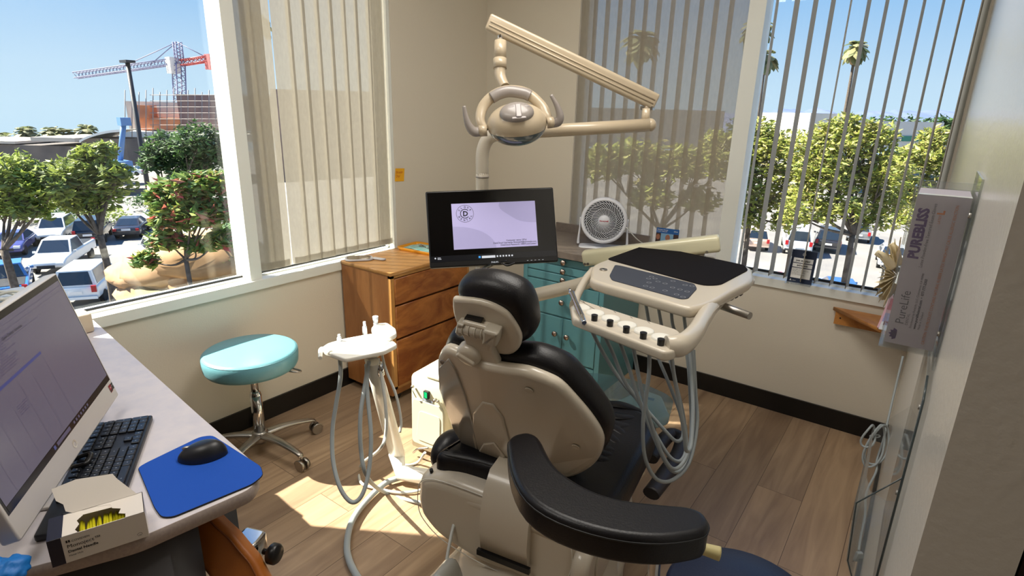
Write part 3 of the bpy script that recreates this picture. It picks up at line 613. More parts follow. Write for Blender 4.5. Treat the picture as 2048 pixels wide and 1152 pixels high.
# ================================================================== DESK and what stands on it
DZ = .745
lam = mat('desk_laminate', (214, 206, 206), .45, c2=(204, 198, 202), scale=25); lam_e = mat('desk_edge_laminate', (178, 164, 156), .5, c2=(166, 152, 146), scale=180)
t = thing('desk', (.7, -2.9, 0), 'white laminate desk jutting out from the left window sill', 'desk')
edge = [(.014, -2.452), (1.07, -2.556), (1.36, -2.582), (1.43, -2.598), (1.468, -2.640), (1.462, -2.70), (1.440, -2.86), (1.362, -3.02), (1.22, -3.30), (.014, -3.30)]
b = MB(); b.slab(rpoly(edge, .02, 3), Fr((0, 0, DZ-.034)), .0335, .001, 1, m=1, mtop=0); b.build('desktop', [lam, lam_e], t)
b = MB(); b.slab(rpoly(edge, .02, 3), Fr((0, 0, DZ-.0345)), .0345, .0, 1, m=0)
dg = mat('dark_grey_panel', (74, 72, 74), .5)
b = MB(); b.slab([(1.16, -3.26), (1.20, -3.26), (1.415, -2.80), (1.405, -2.735), (1.37, -2.735)], Fr((0, 0, .002)), DZ-.037, 0, 1); bx(b, .03, 1.17, -3.27, -3.24, .002, DZ-.036); b.build('side_panel', dg, t)
b = MB(); bx(b, 1.225, 1.275, -2.64, -2.59, .002, DZ-.036); b.build('leg', mat('leg_grey', (84, 88, 92), .45), t)

# all-in-one computer
A_ = V((1.361, -3.006, .800)); B_ = V((.897, -2.680, .800)); Tp = atd(118, 555, 1.415)
e1 = (B_-A_).normalized(); n1 = e1.cross(V((0, 0, 1))); Wd = (B_-A_).length; up1 = (Tp-B_); up1 = (up1-e1*up1.dot(e1))
Fm = Fr(A_, e1, up1); Hm = up1.length+.014
wm = mat('computer_white', (206, 200, 196), .3); 
if Fm.N.dot(CAM-A_) < 0: print('AIO normal flipped')
t = thing('desktop_computer', (1.1, -2.88, DZ), 'white all-in-one computer with a lilac-grey screen on the desk', 'computer')
b = MB(); b.slab(rrect(Wd+.008, Hm, .006, 3, Wd/2, Hm/2), Fm.sh(0, 0, -.030), .030, .004, 2); b.build('housing', wm, t)
scr = mat('screen_lilac', (92, 88, 106), .25, emit=.28); scb = mat('screen_bar', (60, 66, 120), .3, emit=.3); scd = mat('screen_line', (84, 78, 104), .3, emit=.2); bez = mat('bezel_black', (26, 26, 32), .2)
b = MB(); h0 = .052; b.quad(Fm, .004, h0, Wd-.008, Hm-h0-.004, .0004, 0); sc0, sc1 = .010, h0+.016
b.quad(Fm, sc0, sc1, Wd-.018, Hm-sc1-.018, .0008, 1); Ws, Hs = Wd-.018, Hm-sc1-.018; sf = Fm.sh(sc0, sc1, .0010)
b.quad(sf, 0, Hs-.012, Ws, .0008, .0002, 3); b.quad(sf, 0, Hs-.022, Ws*.98, .0006, .0002, 3); b.quad(sf, 0, Hs-.040, Ws*.72, .0007, .0002, 3)
b.quad(sf, 0, Hs*.60, Ws*.60, .006, .0002, 2); b.quad(sf, Ws*.60, Hs*.02, .0007, Hs*.58, .0002, 3)
for k in range(5): b.quad(sf, Ws*(.08+.1*k), Hs*.03, .0006, Hs*.5, .0002, 3)
random.seed(3)
for k in range(13):
    b.quad(sf, Ws*.30, Hs*(.67+.018*k), Ws*(.10+.10*random.random()), .0020, .0003, 3)
for k in range(5): b.quad(sf, Ws*.30, Hs*(.36+.016*k), Ws*(.05+.03*random.random()), .0016, .0003, 3)
b.text('Open Dental  Schedule', sf.sh(Ws*.42, Hs-.036), .009, 4); b.text('Treatment plan  Chart  Images  Manage', sf.sh(Ws*.1, Hs*.63), .006, 4)
b.quad(Fm, .010, h0+.003, Wd-.018, .012, .0008, 0); b.quad(Fm, Wd*.40, h0+.005, .07, .008, .0011, 3); b.quad(Fm, Wd*.37, h0+.005, .009, .008, .0011, 2)
for k in range(7): b.quad(Fm, Wd*.56+.014*k, h0+.006, .007, .006, .0011, 3)
b.build('display', [bez, scr, scb, scd, dark_t], t)
b = MB(); b.ring(Fm.sh(Wd*.5, .026, .0006), .0055, .0095, 0, 0, 24); b.build('logo', mat('logo_chrome', (232, 228, 214), .15, .6), t)
b = MB(); b.quad(Fm, Wd-.030, .024, .015, .020, .0006, 0); b.quad(Fm, Wd-.030, .026, .015, .004, .0008, 1); b.quad(Fm, Wd-.014, .026, .012, .017, .0006, 1); b.text('RYZEN', Fm.sh(Wd-.0135, .036, .0006), .0038, 2); b.text('AMD', Fm.sh(Wd-.028, .035, .0006), .0045, 2)
b.build('sticker', [mat('sticker_red', (150, 20, 34), .4), mat('sticker_dark', (34, 22, 26), .4), white_t], t)
b = MB(); mid = Fm.p(Wd/2, .06, -.03); bk = -Fm.N; bk.z = 0; bk.normalize()
b.tube([mid+V((0, 0, .03)), mid+bk*.05+V((0, 0, -.02)), V((mid.x, mid.y, DZ+.008))+bk*.03], [.022, .022, .026], 12, flat=(.35, 1, bk)); b.slab(rrect(.24, .17, .02), Fr(V((mid.x, mid.y, DZ+.0005))+bk*.03, e1, V((-e1.y, e1.x, 0))), .008, .003, 2); b.build('stand', wm, t)
b = MB(); k0 = onz(170, 925, DZ+.02); b.tube([k0+V((-.03, -.02, 0)), k0+V((-.01, .015, .012)), k0+V((.015, .0, .006)), k0+V((0, -.02, 0)), k0+V((-.02, -.02, -.008))], .005, 8, closed=True); tag(b.build('cable_loop', blackp), 'black cable loop lying between the computer and the keyboard', 'cable')

# keyboard
kf0, kf1 = onz(305, 827, DZ+.018), onz(248, 984, DZ+.018); ke = (kf1-kf0).normalized(); kn = V((-ke.y, ke.x, 0)); kn = kn if kn.dot(V((1, 1, 0))) < 0 else -kn
KL, KW = .440, .132
t = thing('keyboard', kf0+ke*KL/2+kn*KW/2+V((0, 0, -.018)), 'black full-size keyboard in front of the white computer', 'keyboard')
Fk = Fr(V((kf0.x, kf0.y, DZ+.0008)), ke, kn if Fr((0,0,0), ke, kn).N.z > 0 else -kn); sg = 1 if (Fk.V-kn).length < .1 else -1
kbm = mat('keyboard_black', (26, 29, 36), .45); keym = mat('key_black', (22, 25, 32), .35)
b = MB(); b.slab(rrect(KL, KW, .006, 3, KL/2, sg*KW/2), Fk, .014, .003, 2); b.build('tray', kbm, t)
# local: u from numpad end (0) towards the main keys, v from space bar side to the top
pt = .0187
rows = [[(x, .93) for x in range(0)]]
def key(u, v, wu=1, hv=1, cnt=[0]):
    if cnt[0] >= 104: return
    cnt[0] += 1
    b = MB(); g = .0018; wk, hk = pt*wu-g*1, pt*hv-g*1
    P_ = [(u+x+g/2, sg*(v+y+g/2)) for x, y in rrect(wk, hk, .002, 2, wk/2, hk/2)]
    b.slab(P_, Fk.sh(0, 0, .0135), .0065, .0015, 1); b.quad(Fk, u+wk*.45, sg*(v+hk*.5)-.0015, .0025, .003, .0203, 1); b.build('key', [keym, mat('key_legend', (150, 156, 166), .5)], t)
v0 = .006
for r_ in range(5):                       # number pad, mirrored so that u grows to the left of the typist
    for c in range(4):
        u = .010+pt*c
        if c == 0:
            if r_ in (0, 2): key(u, v0+pt*r_, 1, 2)
            elif r_ == 4: key(u, v0+pt*r_)
        elif r_ == 0:
            if c == 1: key(u, v0)
            if c == 2: key(u, v0, 2)
        else: key(u, v0+pt*r_)
for c in range(3):
    u = .092+pt*c; key(u, v0)
    if c == 1: key(u, v0+pt)
    key(u, v0+pt*3); key(u, v0+pt*4); key(u, v0+pt*5.25)
for c in range(4): key(.010+pt*c, v0+pt*5.25)
u0 = .155
lay = [[1.25, 1.25, 1.25, 1.25, 6.25, 1.25, 1.25, 1.25], [2.75]+[1]*10+[2.25], [2.25]+[1]*11+[1.75], [1.5]+[1]*12+[1.5], [2]+[1]*13]
for r_, ws in enumerate(lay):
    u = u0
    for wu in ws: key(u, v0+pt*r_, wu*.985); u += pt*wu*.985
for k in range(13): key(u0+pt*(k*1.13), v0+pt*5.25, .95)

# mouse pad and mouse
def zp(P_, z): return [(p.x, p.y) for p in (onz(u, v, z) for u, v in P_)]
pad = zp([(275, 935), (292, 925), (400, 873), (425, 870), (522, 932), (527, 950), (505, 968), (345, 1034), (322, 1034), (308, 1015)], DZ+.004)
b = MB(); b.slab([(p.x, p.y) for p in cr_closed([(x, y, 0) for x, y in pad], 3)] if False else rpoly(pad, .012, 3), Fr((0, 0, DZ+.0005)), .0035, .001, 1, m=1, mtop=0)
tag(b.build('mouse_pad', [mat('pad_blue', (8, 76, 176), .85, bump=.3, bscale=900), mat('pad_rubber', (14, 16, 24), .8)]), 'bright blue cloth mouse pad at the desk corner', 'mouse pad')
m0, m1 = onz(358, 916, DZ+.010), onz(452, 902, DZ+.010); mc = (m0+m1)/2; mU = V((m1.x-m0.x, m1.y-m0.y, 0)).normalized(); mV = V((-mU.y, mU.x, 0))
t = thing('computer_mouse', (mc.x, mc.y, DZ+.0042), 'black wireless mouse on the blue mouse pad', 'mouse')
b = MB(); fM = Fr((mc.x, mc.y, DZ+.0045), mU, mV); nu, nv = 28, 10; vs = []
for k in range(nv+1):
    e = pi/2*k/nv
    for i in range(nu):
        a = 2*pi*i/nu; ce = cos(e)**.75; x = .054*ce*cos(a); y = .031*ce*sin(a)*(1-.10*cos(a*2)); vs.append(fM.p(x, y, .038*sin(e)*(1+.22*(x/.054))))
b.add(vs, [(k*nu+i, k*nu+(i+1) % nu, (k+1)*nu+(i+1) % nu, (k+1)*nu+i) for k in range(nv) for i in range(nu)], 0, True); b.poly([vs[i] for i in range(nu-1, -1, -1)]); b.build('shell', mat('mouse_black', (24, 25, 28), .4), t)
b = MB(); b.ell(Fr(fM.p(-.030, .004, .0255), mU, mV), .013, .005, .006, nu=14, nv=8); b.build('scroll_wheel', steel, t)

# needle carton
q0, q1 = onz(104, 1136, DZ+.001), onz(301, 1071, DZ+.001); q0.z = q1.z = DZ+.001
bU = (q1-q0).normalized(); bV = V((-bU.y, bU.x, 0)); BL, BWd, BH = (q1-q0).length*.98, .072, .056
t = thing('needle_carton', (q0+q1)/2, 'open white and navy Monoject dental needle carton on the desk edge', 'box')
Fb = Fr(q0+bU*.001, bU, bV); card = mat('carton_white', (222, 214, 204), .55); cnavy = mat('carton_navy', (28, 30, 48), .35); cins = mat('carton_inside', (196, 176, 138), .7)
b = MB(); wl = .0012
for (c, d, m_) in (((BL/2, wl/2, BH/2), (BL, wl, BH), 0), ((BL/2, BWd-wl/2, BH/2), (BL, wl, BH), 0), ((BL-wl/2, BWd/2, BH/2), (wl, BWd-2*wl, BH), 0), ((wl/2, BWd/2, BH/2), (wl, BWd-2*wl, BH), 1), ((BL/2, BWd/2, wl/2), (BL-2*wl, BWd-2*wl, wl), 2)): b.box(c, d, m_, Fb)
Ff_ = Fr(Fb.p(0, -.0003, 0), bU, V((0, 0, 1))); b.quad(Ff_, 0, 0, .020, BH, .0001, 1); b.text('COVIDIEN', Ff_.sh(.034, .041), .0058, 3, .0003); b.text('Monoject\u2122', Ff_.sh(.026, .030), .0105, 3, .0003); b.text('Dental Needle', Ff_.sh(.026, .020), .0076, 3, .0003, bold=.0002); b.text('Metal Hub', Ff_.sh(.026, .012), .0050, 3, .0003)
b.quad(Ff_, .026, .0415, .0025, .005, .0002, 3); b.quad(Ff_, .0295, .0415, .0025, .005, .0002, 3); b.ring(Ff_.sh(BL-.014, .010), .0040, .0046, .0003, 3, 12, 0, pi); b.text('100', Ff_.sh(BL-.0175, .0075), .0045, 3, .0003)
# torn top: panels left and right of the hole, jagged
tz = BH; top = [[(0, 0), (.046, 0), (.041, .012), (.047, .026), (.043, .040), (.052, .052), (.050, BWd), (0, BWd)], [(BL, 0), (.118, 0), (.119, .014), (.108, .022), (.112, .036), (.098, .046), (.096, .060), (.075, .066), (.074, BWd), (BL, BWd)]]
for P_ in top: b.slab(P_, Fb.sh(0, 0, tz-.0008), .0008, 0, 1, m=0)
b.slab([(0, 0), (.022, 0), (.022, BWd), (0, BWd)], Fb.sh(0, 0, tz), .0004, 0, 1, m=1); b.slab([(.044, .055), (.1, .050), (.1, BWd), (.044, BWd)], Fb.sh(0, 0, tz-.0012), .0006, 0, 1, m=0)
b.build('carton', [card, cnavy, cins, dark_t], t)
b = MB(); hU, hV = bU, (V((0, 0, 1))*.80+bV*.60).normalized(); Fh = Fr(Fb.p(.008, BWd-.002, BH), hU, hV); b.slab([(.028, 0), (.132, 0), (.104, .040), (.098, .052), (.040, .060), (.002, .054), (.002, .050), (.006, .030), (.016, .020), (.018, .006)], Fh, .0009, 0, 1); b.build('torn_flap', card, t)
random.seed(5)
ylw = mat('needle_cap_yellow', (198, 190, 30), .35)
for k in range(14):
    x = .046+.0052*k; p0 = Fb.p(x, .010+.004*random.random(), .030+.006*random.random()); p1 = Fb.p(x+.004*(random.random()-.5), .058, .032+.008*random.random())
    o = MB().cyl(p0, p1, .0032, .0026, 10).build('dental_needle', ylw); tag(o, 'yellow-capped dental needle inside the torn open carton', 'needle', 'yellow needles in the open carton')
# blue glove, tray corner, boxes behind the computer
g0 = onz(22, 1140, DZ+.03)
crumple([g0, g0+V((-.02, -.02, .0)), g0+V((.012, -.015, -.008))], [.024, .022, .018], mat('nitrile_blue', (16, 110, 190), .5, bump=.4, bscale=60), 'nitrile_glove', 'crumpled bright blue nitrile glove at the near edge of the desk', 'glove', 8, .14, (1.1, 1.1, .8))
g1 = onz(8, 1040, DZ+.001); b = MB(); f_ = Fr(V((g1.x-.035, g1.y-.05, DZ+.001)), e1, V((-e1.y, e1.x, 0)))
for c, d in (((.04, .03, .002), (.08, .06, .003)), ((.04, .001, .04), (.08, .003, .08)), ((.079, .03, .03), (.003, .06, .06)), ((.001, .03, .03), (.003, .06, .06)), ((.04, .059, .055), (.08, .003, .11))): b.box(c, d, 0, f_)
tag(b.build('acrylic_caddy', acryl), 'clear acrylic caddy beside the lower left corner of the computer', 'caddy')
prm = mat('printer_beige', (196, 180, 158), .4); prw = mat('printer_white', (214, 218, 216), .4)
t = thing('printer', (.25, -2.9, DZ), 'beige and white desktop printer behind the computer by the window', 'printer')
fP = Fr((.04, -2.585, DZ+.001), (1, 0, 0), (0, 1, 0)); pz = .175
pa = onx(35, 610, .12)
b = MB(); bx(b, .03, .42, -3.08, -2.64, DZ+.001, DZ+.145); b.build('body', prm, t)
b = MB(); b.slab([(.028, -3.082), (.425, -3.082), (.425, -2.635), (.028, -2.635)], Fr((0, 0, DZ+.145)), .035, .01, 2); b.build('lid', prw, t)
b = MB(); bx(b, .424, .427, -2.98, -2.75, DZ+.10, DZ+.105); b.build('paper_slot', blackp, t)
b = MB(); bq = onz(130, 600, DZ+.075)
tag(b.slab(rrect(.09, .15, .01, 3, .13, -2.57), Fr((0, 0, DZ+.001)), .07, .006, 2).build('label_printer', prm), 'small beige device between the computer and the window sill', 'device')
b = MB()
for k, q in enumerate(((.10, -2.74), (.15, -2.70))): b.tube([(q[0], q[1]-.06, DZ+.186), (q[0]+.03, q[1], DZ+.205), (q[0]+.06, q[1]+.05, DZ+.186), (q[0]+.10, q[1]+.0, DZ+.192), (q[0]+.03, q[1]-.04, DZ+.187)], .005, 7, closed=True)
tag(b.build('cable_bundle', hose_w), 'white cable bundle coiled on top of the printer', 'cable')

# ================================================================== TEAL STOOL
def star_base(t, cx, cy, R_, n, a0, m, hub=.085, wr=.026, hz=.12, arm=.018):
    b = MB(); b.lathe([(0, .06), (.03, .06), (.036, .08), (.036, hz-.01), (.028, hz), (0, hz)], Fr((cx, cy, 0)), 24)
    for k in range(n):
        a = a0+2*pi*k/n; d = V((cos(a), sin(a), 0)); b.tube([V((cx, cy, .098))+d*.02, V((cx, cy, .098))+d*(R_*.5), V((cx, cy, .078))+d*(R_*.93), V((cx, cy, .062))+d*R_], [arm*1.5, arm*1.1, arm*.85, arm*.7], 10, k=5, flat=(.55, 1, (0, 0, 1)))
    b.build('star_base', m, t)
    for k in range(n):
        a = a0+2*pi*k/n; d = V((cos(a), sin(a), 0)); p = V((cx, cy, 0))+d*R_; s_ = V((-d.y, d.x, 0))
        b = MB(); b.cyl(V((p.x, p.y, .045)), V((p.x, p.y, .072)), .006); q = V((p.x, p.y, wr))+d*.004
        for w_ in (-1, 1): b.cyl(q+s_*w_*.006, q+s_*w_*.022, wr)
        b.tube([q+s_*-.021+d*wr*cos(x)*1.06+V((0, 0, wr*sin(x)*1.06)) for x in (.2, .9, 1.6, 2.3, 2.9)], .003, 6); b.slab([(q.x, q.y)], Fr((0, 0, 0)), .001, 0) if False else None
        b.build('caster', steel, t)
tl = mat('teal_vinyl', (104, 158, 170), .33, bump=.12, bscale=180)
t = thing('dental_stool', (.272, -1.955, 0), 'round teal vinyl stool on a chrome five-star base under the left window', 'stool')
cx, cy = .262, -1.972
b = MB(); pr_ = [(0, .437), (.175, .437), (.188, .443), (.196, .458), (.199, .490), (.198, .510), (.192, .520), (.182, .524), (.1, .527), (0, .528)]; b.lathe(pr_, Fr((cx, cy, 0)), 56)
b.build('seat', tl, t)
b = MB(); b.tube([(cx+.1945*cos(2*pi*i/40), cy+.1945*sin(2*pi*i/40), .5145) for i in range(40)], .0022, 6, closed=True, k=2); b.build('piping', tl, t)
b = MB(); b.cyl((cx, cy, .11), (cx, cy, .30), .025, .025, 24); b.cyl((cx, cy, .30), (cx, cy, .452), .016, .016, 24); b.lathe([(.025, .30), (.022, .315), (.016, .32)], Fr((cx, cy, 0)), 24); b.build('gas_lift', chrome, t)
b = MB(); b.tube([(cx+.10, cy+.04, .447), (cx+.19, cy+.09, .438), (cx+.185, cy+.12, .432), (cx+.14, cy+.10, .440)], .004, 8); b.build('height_lever', steel, t)
star_base(t, cx, cy, .262, 5, radians(8), steel)

# ================================================================== TAN CHAIR BACK under the desk
t = thing('side_chair', (1.3, -2.66, 0), 'tan leather backrest with a black adjusting knob tucked under the desk corner', 'chair')
tan = mat('tan_leather', (176, 104, 40), .42, c2=(150, 84, 30), scale=6, bump=.15, bscale=200)
ctr_ = V((1.21, -2.79, 0)); tv = (V((0, 0, 1))*.82+CF*.35).normalized(); FT = Fr(atd(450, 1110, 1.30), CR, tv)
FT = FT if FT.N.dot(CAM-FT.o) > 0 else Fr(FT.o, -FT.U, FT.V)
tpx = [(330, 1005), (350, 1040), (366, 1072), (380, 1106), (413, 1152), (450, 1195), (500, 1225), (550, 1215), (540, 1180), (525, 1152), (508, 1120), (486, 1094), (466, 1070), (440, 1046), (405, 1010), (370, 985)]
b = MB(); TO = [(p.x, p.y) for p in cr_closed([(x, y, 0) for x, y in (FT.px(*p) for p in tpx)], 4)]; b.slab(TO, FT.sh(0, 0, -.045), .045, .012, 4); b.build('backrest', tan, t)
b = MB(); b.tube([FT.p(*FT.px(u-9, v+7), .0005) for u, v in ((370, 985), (405, 1010), (440, 1046), (466, 1070), (486, 1094), (508, 1120), (525, 1152), (540, 1180))], .0022, 6, k=4); b.build('seam', mat('tan_seam', (120, 66, 24), .5), t)
b = MB(); kb = atd(508, 1098, 1.36); dk = (atd(540, 1098, 1.345)-atd(508, 1100, 1.36)).normalized(); dk.z = 0; dk.normalize(); b.slab(rpoly([(-.03, -.04), (.03, -.04), (.036, 0), (.03, .04), (-.03, .04)], .012), Fr(kb+V((0, 0, -.03))-dk*.02, dk, V((-dk.y, dk.x, 0))), .055, .008, 3); b.build('bracket', chrome, t)
b = MB(); b.cyl(kb+dk*.026, kb+dk*.050, .007); b.lathe([(0, .044), (.020, .044), (.024, .048), (.024, .062), (.020, .067), (0, .068)], Fr(kb, V((0, 0, 1)), dk.cross(V((0, 0, 1)))) if Fr(kb, V((0, 0, 1)), dk.cross(V((0, 0, 1)))).N.dot(dk) > 0 else Fr(kb, dk.cross(V((0, 0, 1))), V((0, 0, 1))), 24); b.build('adjusting_knob', blackp, t)
b = MB(); b.tube([kb+V((0, 0, -.03))-dk*.01, kb+V((0, 0, -.16))-dk*.02, V((1.24, -2.78, .26)), V((1.21, -2.80, .25))], .014, 10, flat=(.5, 1.3, dk)); b.cyl((1.21, -2.80, .10), (1.21, -2.80, .25), .02); b.build('support_bar', steel, t)
b = MB(); b.slab(circ(.17, 32, 1.17, -2.83), Fr((0, 0, .25)), .05, .02, 3); b.build('seat', tan, t)
star_base(t, 1.21, -2.80, .19, 5, radians(40), steel)
# ================================================================== DENTAL CHAIR
PSI = radians(10); cs = V((cos(PSI), sin(PSI), 0)); ca = V((-sin(PSI), cos(PSI), 0)); CO = V((1.6, -1.885, .5))
def cp(s_, a_, z): return V((CO.x, CO.y, 0))+cs*s_+ca*a_+V((0, 0, z))
th = radians(30); cb = V((0, 0, 1))*cos(th)-ca*sin(th); FB = Fr(CO, cs, cb)      # outward normal = rear side
t = thing('dental_chair', (1.72, -1.75, 0), 'black leather dental chair with an ivory plastic back shell, seen from behind', 'dental chair')
shell_px = [(891, 697), (877, 712), (873, 735), (875, 776), (886, 815), (905, 858), (930, 905), (952, 938), (985, 950), (1040, 956), (1095, 958), (1137, 955), (1170, 945), (1193, 928), (1203, 904), (1200, 882), (1180, 848), (1148, 807), (1120, 776), (1091, 758), (1050, 741), (1010, 734), (960, 724), (925, 708)]
sp = [(p.x, p.y) for p in cr_closed([(*FB.px(*p), 0) for p in shell_px], 3)]
cen = sum((V(p) for p in sp), V((0, 0)))/len(sp)
def bow(u, v, n): return (u, v, n+.035-.42*(u-cen.x)**2)
b = MB(); b.slab(sp, FB.sh(0, 0, -.036), .036, .016, 4, warp=lambda u, v, n: (u, v, n+.012-.25*(u-cen.x)**2)); b.build('back_shell', beige, t)
# crease facet on the left side and oval reliefs
b = MB(); crk = [FB.px(*p) for p in ((900, 712), (915, 735), (935, 790), (950, 850), (968, 935), (952, 936), (905, 858), (879, 776), (878, 735))]
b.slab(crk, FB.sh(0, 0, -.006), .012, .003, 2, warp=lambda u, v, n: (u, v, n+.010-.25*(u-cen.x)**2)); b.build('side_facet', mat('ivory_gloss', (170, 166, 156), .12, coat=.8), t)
b = MB(); arch = [FB.px(*p) for p in ((960, 940), (945, 870), (948, 820), (968, 797), (990, 802), (1010, 830), (1022, 880), (1030, 950), (990, 952))]
b.slab(arch, FB.sh(0, 0, -.006), .012, .006, 3, warp=lambda u, v, n: (u, v, n+.010-.25*(u-cen.x)**2)); b.build('relief_panel', beige, t)
b = MB(); arch = [FB.px(*p) for p in ((962, 948), (955, 905), (970, 880), (992, 876), (1012, 900), (1030, 953))]
b.slab(arch, FB.sh(0, 0, .004), .008, .005, 3, warp=lambda u, v, n: (u, v, n+.010-.25*(u-cen.x)**2)); b.build('relief_panel', beige, t)
for p in ((1061, 775), (1152, 892), (890, 722), (893, 800), (942, 890)):
    u, v = FB.px(*p); b = MB(); f = Fr(FB.p(u, v, .012-.25*(u-cen.x)**2-.002), cs, cb); b.lathe([(0, .002), (.009, .003), (.011, .0045), (.012, .002)], f, 20); b.build('plug_cap', greyp if p[0] < 900 else beige, t)
# back cushion
hi = []
for p in sp:
    d = V(p)-cen; hi.append((cen+d*1.02)+V((.006, .004)))
hi = [(p[0], max(p[1], -.10)) for p in hi]
b = MB(); b.slab(hi, FB.sh(0, 0, -.118), .086, .030, 5, rb=.04, warp=lambda u, v, n: (u, v, n+.012-.25*(u-cen.x)**2)); b.build('back_cushion', leather, t)
# headrest
th2 = radians(24); hb = V((0, 0, 1))*cos(th2)-ca*sin(th2); HO = atd(978, 642, 1.40); FH = Fr(HO, cs, hb)
def hp(P_): return [FH.px(*p) for p in P_]
cush = hp([(902, 606), (900, 590), (914, 579), (950, 578), (985, 585), (1020, 600), (1040, 618), (1052, 645), (1057, 675), (1054, 692), (1040, 703), (1022, 708), (985, 700), (945, 688), (925, 668), (910, 640)])
hc = sum((V(p) for p in cush), V((0, 0)))/len(cush)
b = MB(); b.slab([tuple(p) for p in (V((x[0], x[1])) for x in cr_closed([(x, y, 0) for x, y in cush], 3))], FH.sh(.0, 0, -.105), .092, .040, 5, rb=.035); b.build('headrest_cushion', leather, t)
plate = hp([(903, 604), (912, 599), (960, 604), (1000, 620), (1022, 640), (1040, 675), (1036, 700), (1018, 712), (990, 708), (968, 690), (925, 668), (908, 640)])
b = MB(); b.slab([(x[0], x[1]) for x in cr_closed([(x, y, 0) for x, y in plate], 3)], FH.sh(0, 0, -.022), .022, .010, 3); b.build('headrest_plate', beige, t)
b = MB(); P_ = hp([(932, 632), (965, 640), (1000, 650), (996, 672), (990, 690), (1005, 720), (992, 728), (962, 718), (945, 700), (935, 668), (925, 650)]); b.slab(rpoly(P_, .008), FH.sh(0, 0, -.004), .026, .007, 3); b.build('hinge_arm', beige, t)
b = MB(); q0 = FH.p(*FH.px(928, 645), .016); q1 = FH.p(*FH.px(985, 660), .016); b.cyl(q0, q1, .017, .017, 18)
for k in range(4): c_ = q0.lerp(q1, .12+.22*k); b.cyl(c_, c_+(q1-q0)*.04, .0185, .0185, 18)
b.slab(rpoly(hp([(978, 642), (1008, 650), (1004, 676), (975, 672)]), .006), FH.sh(0, 0, .0), .036, .008, 3); b.slab(rpoly(hp([(924, 632), (938, 636), (932, 660), (920, 652)]), .004), FH.sh(0, 0, .0), .030, .006, 3); b.build('hinge_barrel', mat('ivory_dark', (188, 180, 164), .3), t)
b = MB(); b.slab(rpoly(hp([(934, 628), (968, 635), (966, 640), (932, 634)]), .001), FH.sh(0, 0, .0), .012, 0, 1); b.build('slot_recess', blackp, t)
b = MB(); u, v = FH.px(947, 695); b.lathe([(0, .042), (.020, .042), (.030, .038), (.034, .028), (.034, .010)], Fr(FH.p(u, v, 0), cs, hb), 28); b.slab(rrect(.055, .016, .007), Fr(FH.p(u, v, .040), (cs+hb*-.6), hb), .010, .004, 2); b.build('tilt_knob', beige, t)
b = MB(); b.tube([FH.p(*FH.px(955, 700), -.01), FH.p(*FH.px(972, 722), -.02), FB.p(*FB.px(985, 760), -.03)], .026, 14, flat=(.35, 1.3, tuple(FB.N))); b.build('headrest_stem', beige, t)
# seat and leg section
seat_sa = [(-.215, -.05), (-.20, .03), (-.17, .2), (-.14, .35), (-.12, .52), (.0, .575), (.16, .575), (.30, .55), (.375, .50), (.405, .42), (.405, .25), (.40, .05), (.392, -.03), (.36, -.09), (.25, -.10), (.08, -.06), (-.10, -.06), (-.19, -.08)]
FS = Fr(V((CO.x, CO.y, .385)), cs, ca)
dip = lambda u, v, n: (u, v, n+(.020*min(1, ((u-.095)/.28)**2)-.01 if n > .05 else 0)+(.0030*sin(v*70+u*14)*max(0, min(1, (v-.12)*4)) if n > .07 else 0))
b = MB(); SP = [(p.x, p.y) for p in cr_closed([(x, y, 0) for x, y in seat_sa], 4)]; b.slab(SP, FS, .098, .036, 5, rb=.02)
b.build('seat_cushion', leather, t)
b = MB()
for k in range(8):
    v_ = .12+.055*k; b.tube([FS.p(-.10+.015*k, v_, .0965), FS.p(.0, v_+.02*sin(k*2.1), .104), FS.p(.12, v_-.03*sin(k), .099), FS.p(.24, v_+.025*cos(k*1.7), .101), FS.p(.33, v_+.03*cos(k), .0935)], [.007, .014, .009, .015, .006], 10, flat=(.35, 1.8, (0, 0, 1)))
b.build('quilted_tufts', leather, t)
b = MB(); b.tube([FS.p(*((V(p)-V((.095, .2)))*.955+V((.095, .2))), .0885) for p in SP[::3]], .0022, 6, closed=True, k=2); b.build('seat_seam', leather, t)
clr = glassy('clear_toe_cover', (.80, .90, .90), .22, .06, (120, 150, 156))
b = MB(); b.slab(rpoly([(-.13, .45), (-.12, .70), (.02, .87), (.22, .88), (.40, .80), (.42, .55), (.30, .45)], .06, 5), Fr(V((CO.x, CO.y, .425)), cs, ca), .004, .001, 1); b.build('toe_cover', clr, t)
b = MB(); b.slab(rpoly([(.10, .62), (.24, .92), (.33, .90), (.40, .74), (.30, .60)], .02), Fr(V((CO.x, CO.y, .33)), cs, ca), .045, .01, 2); b.quad(Fr(cp(.28, .83, .3753), cs, ca), 0, 0, .03, .022, .0004, 1); b.build('toe_plate', [white_p, mat('label_blue', (120, 150, 190), .5)], t)
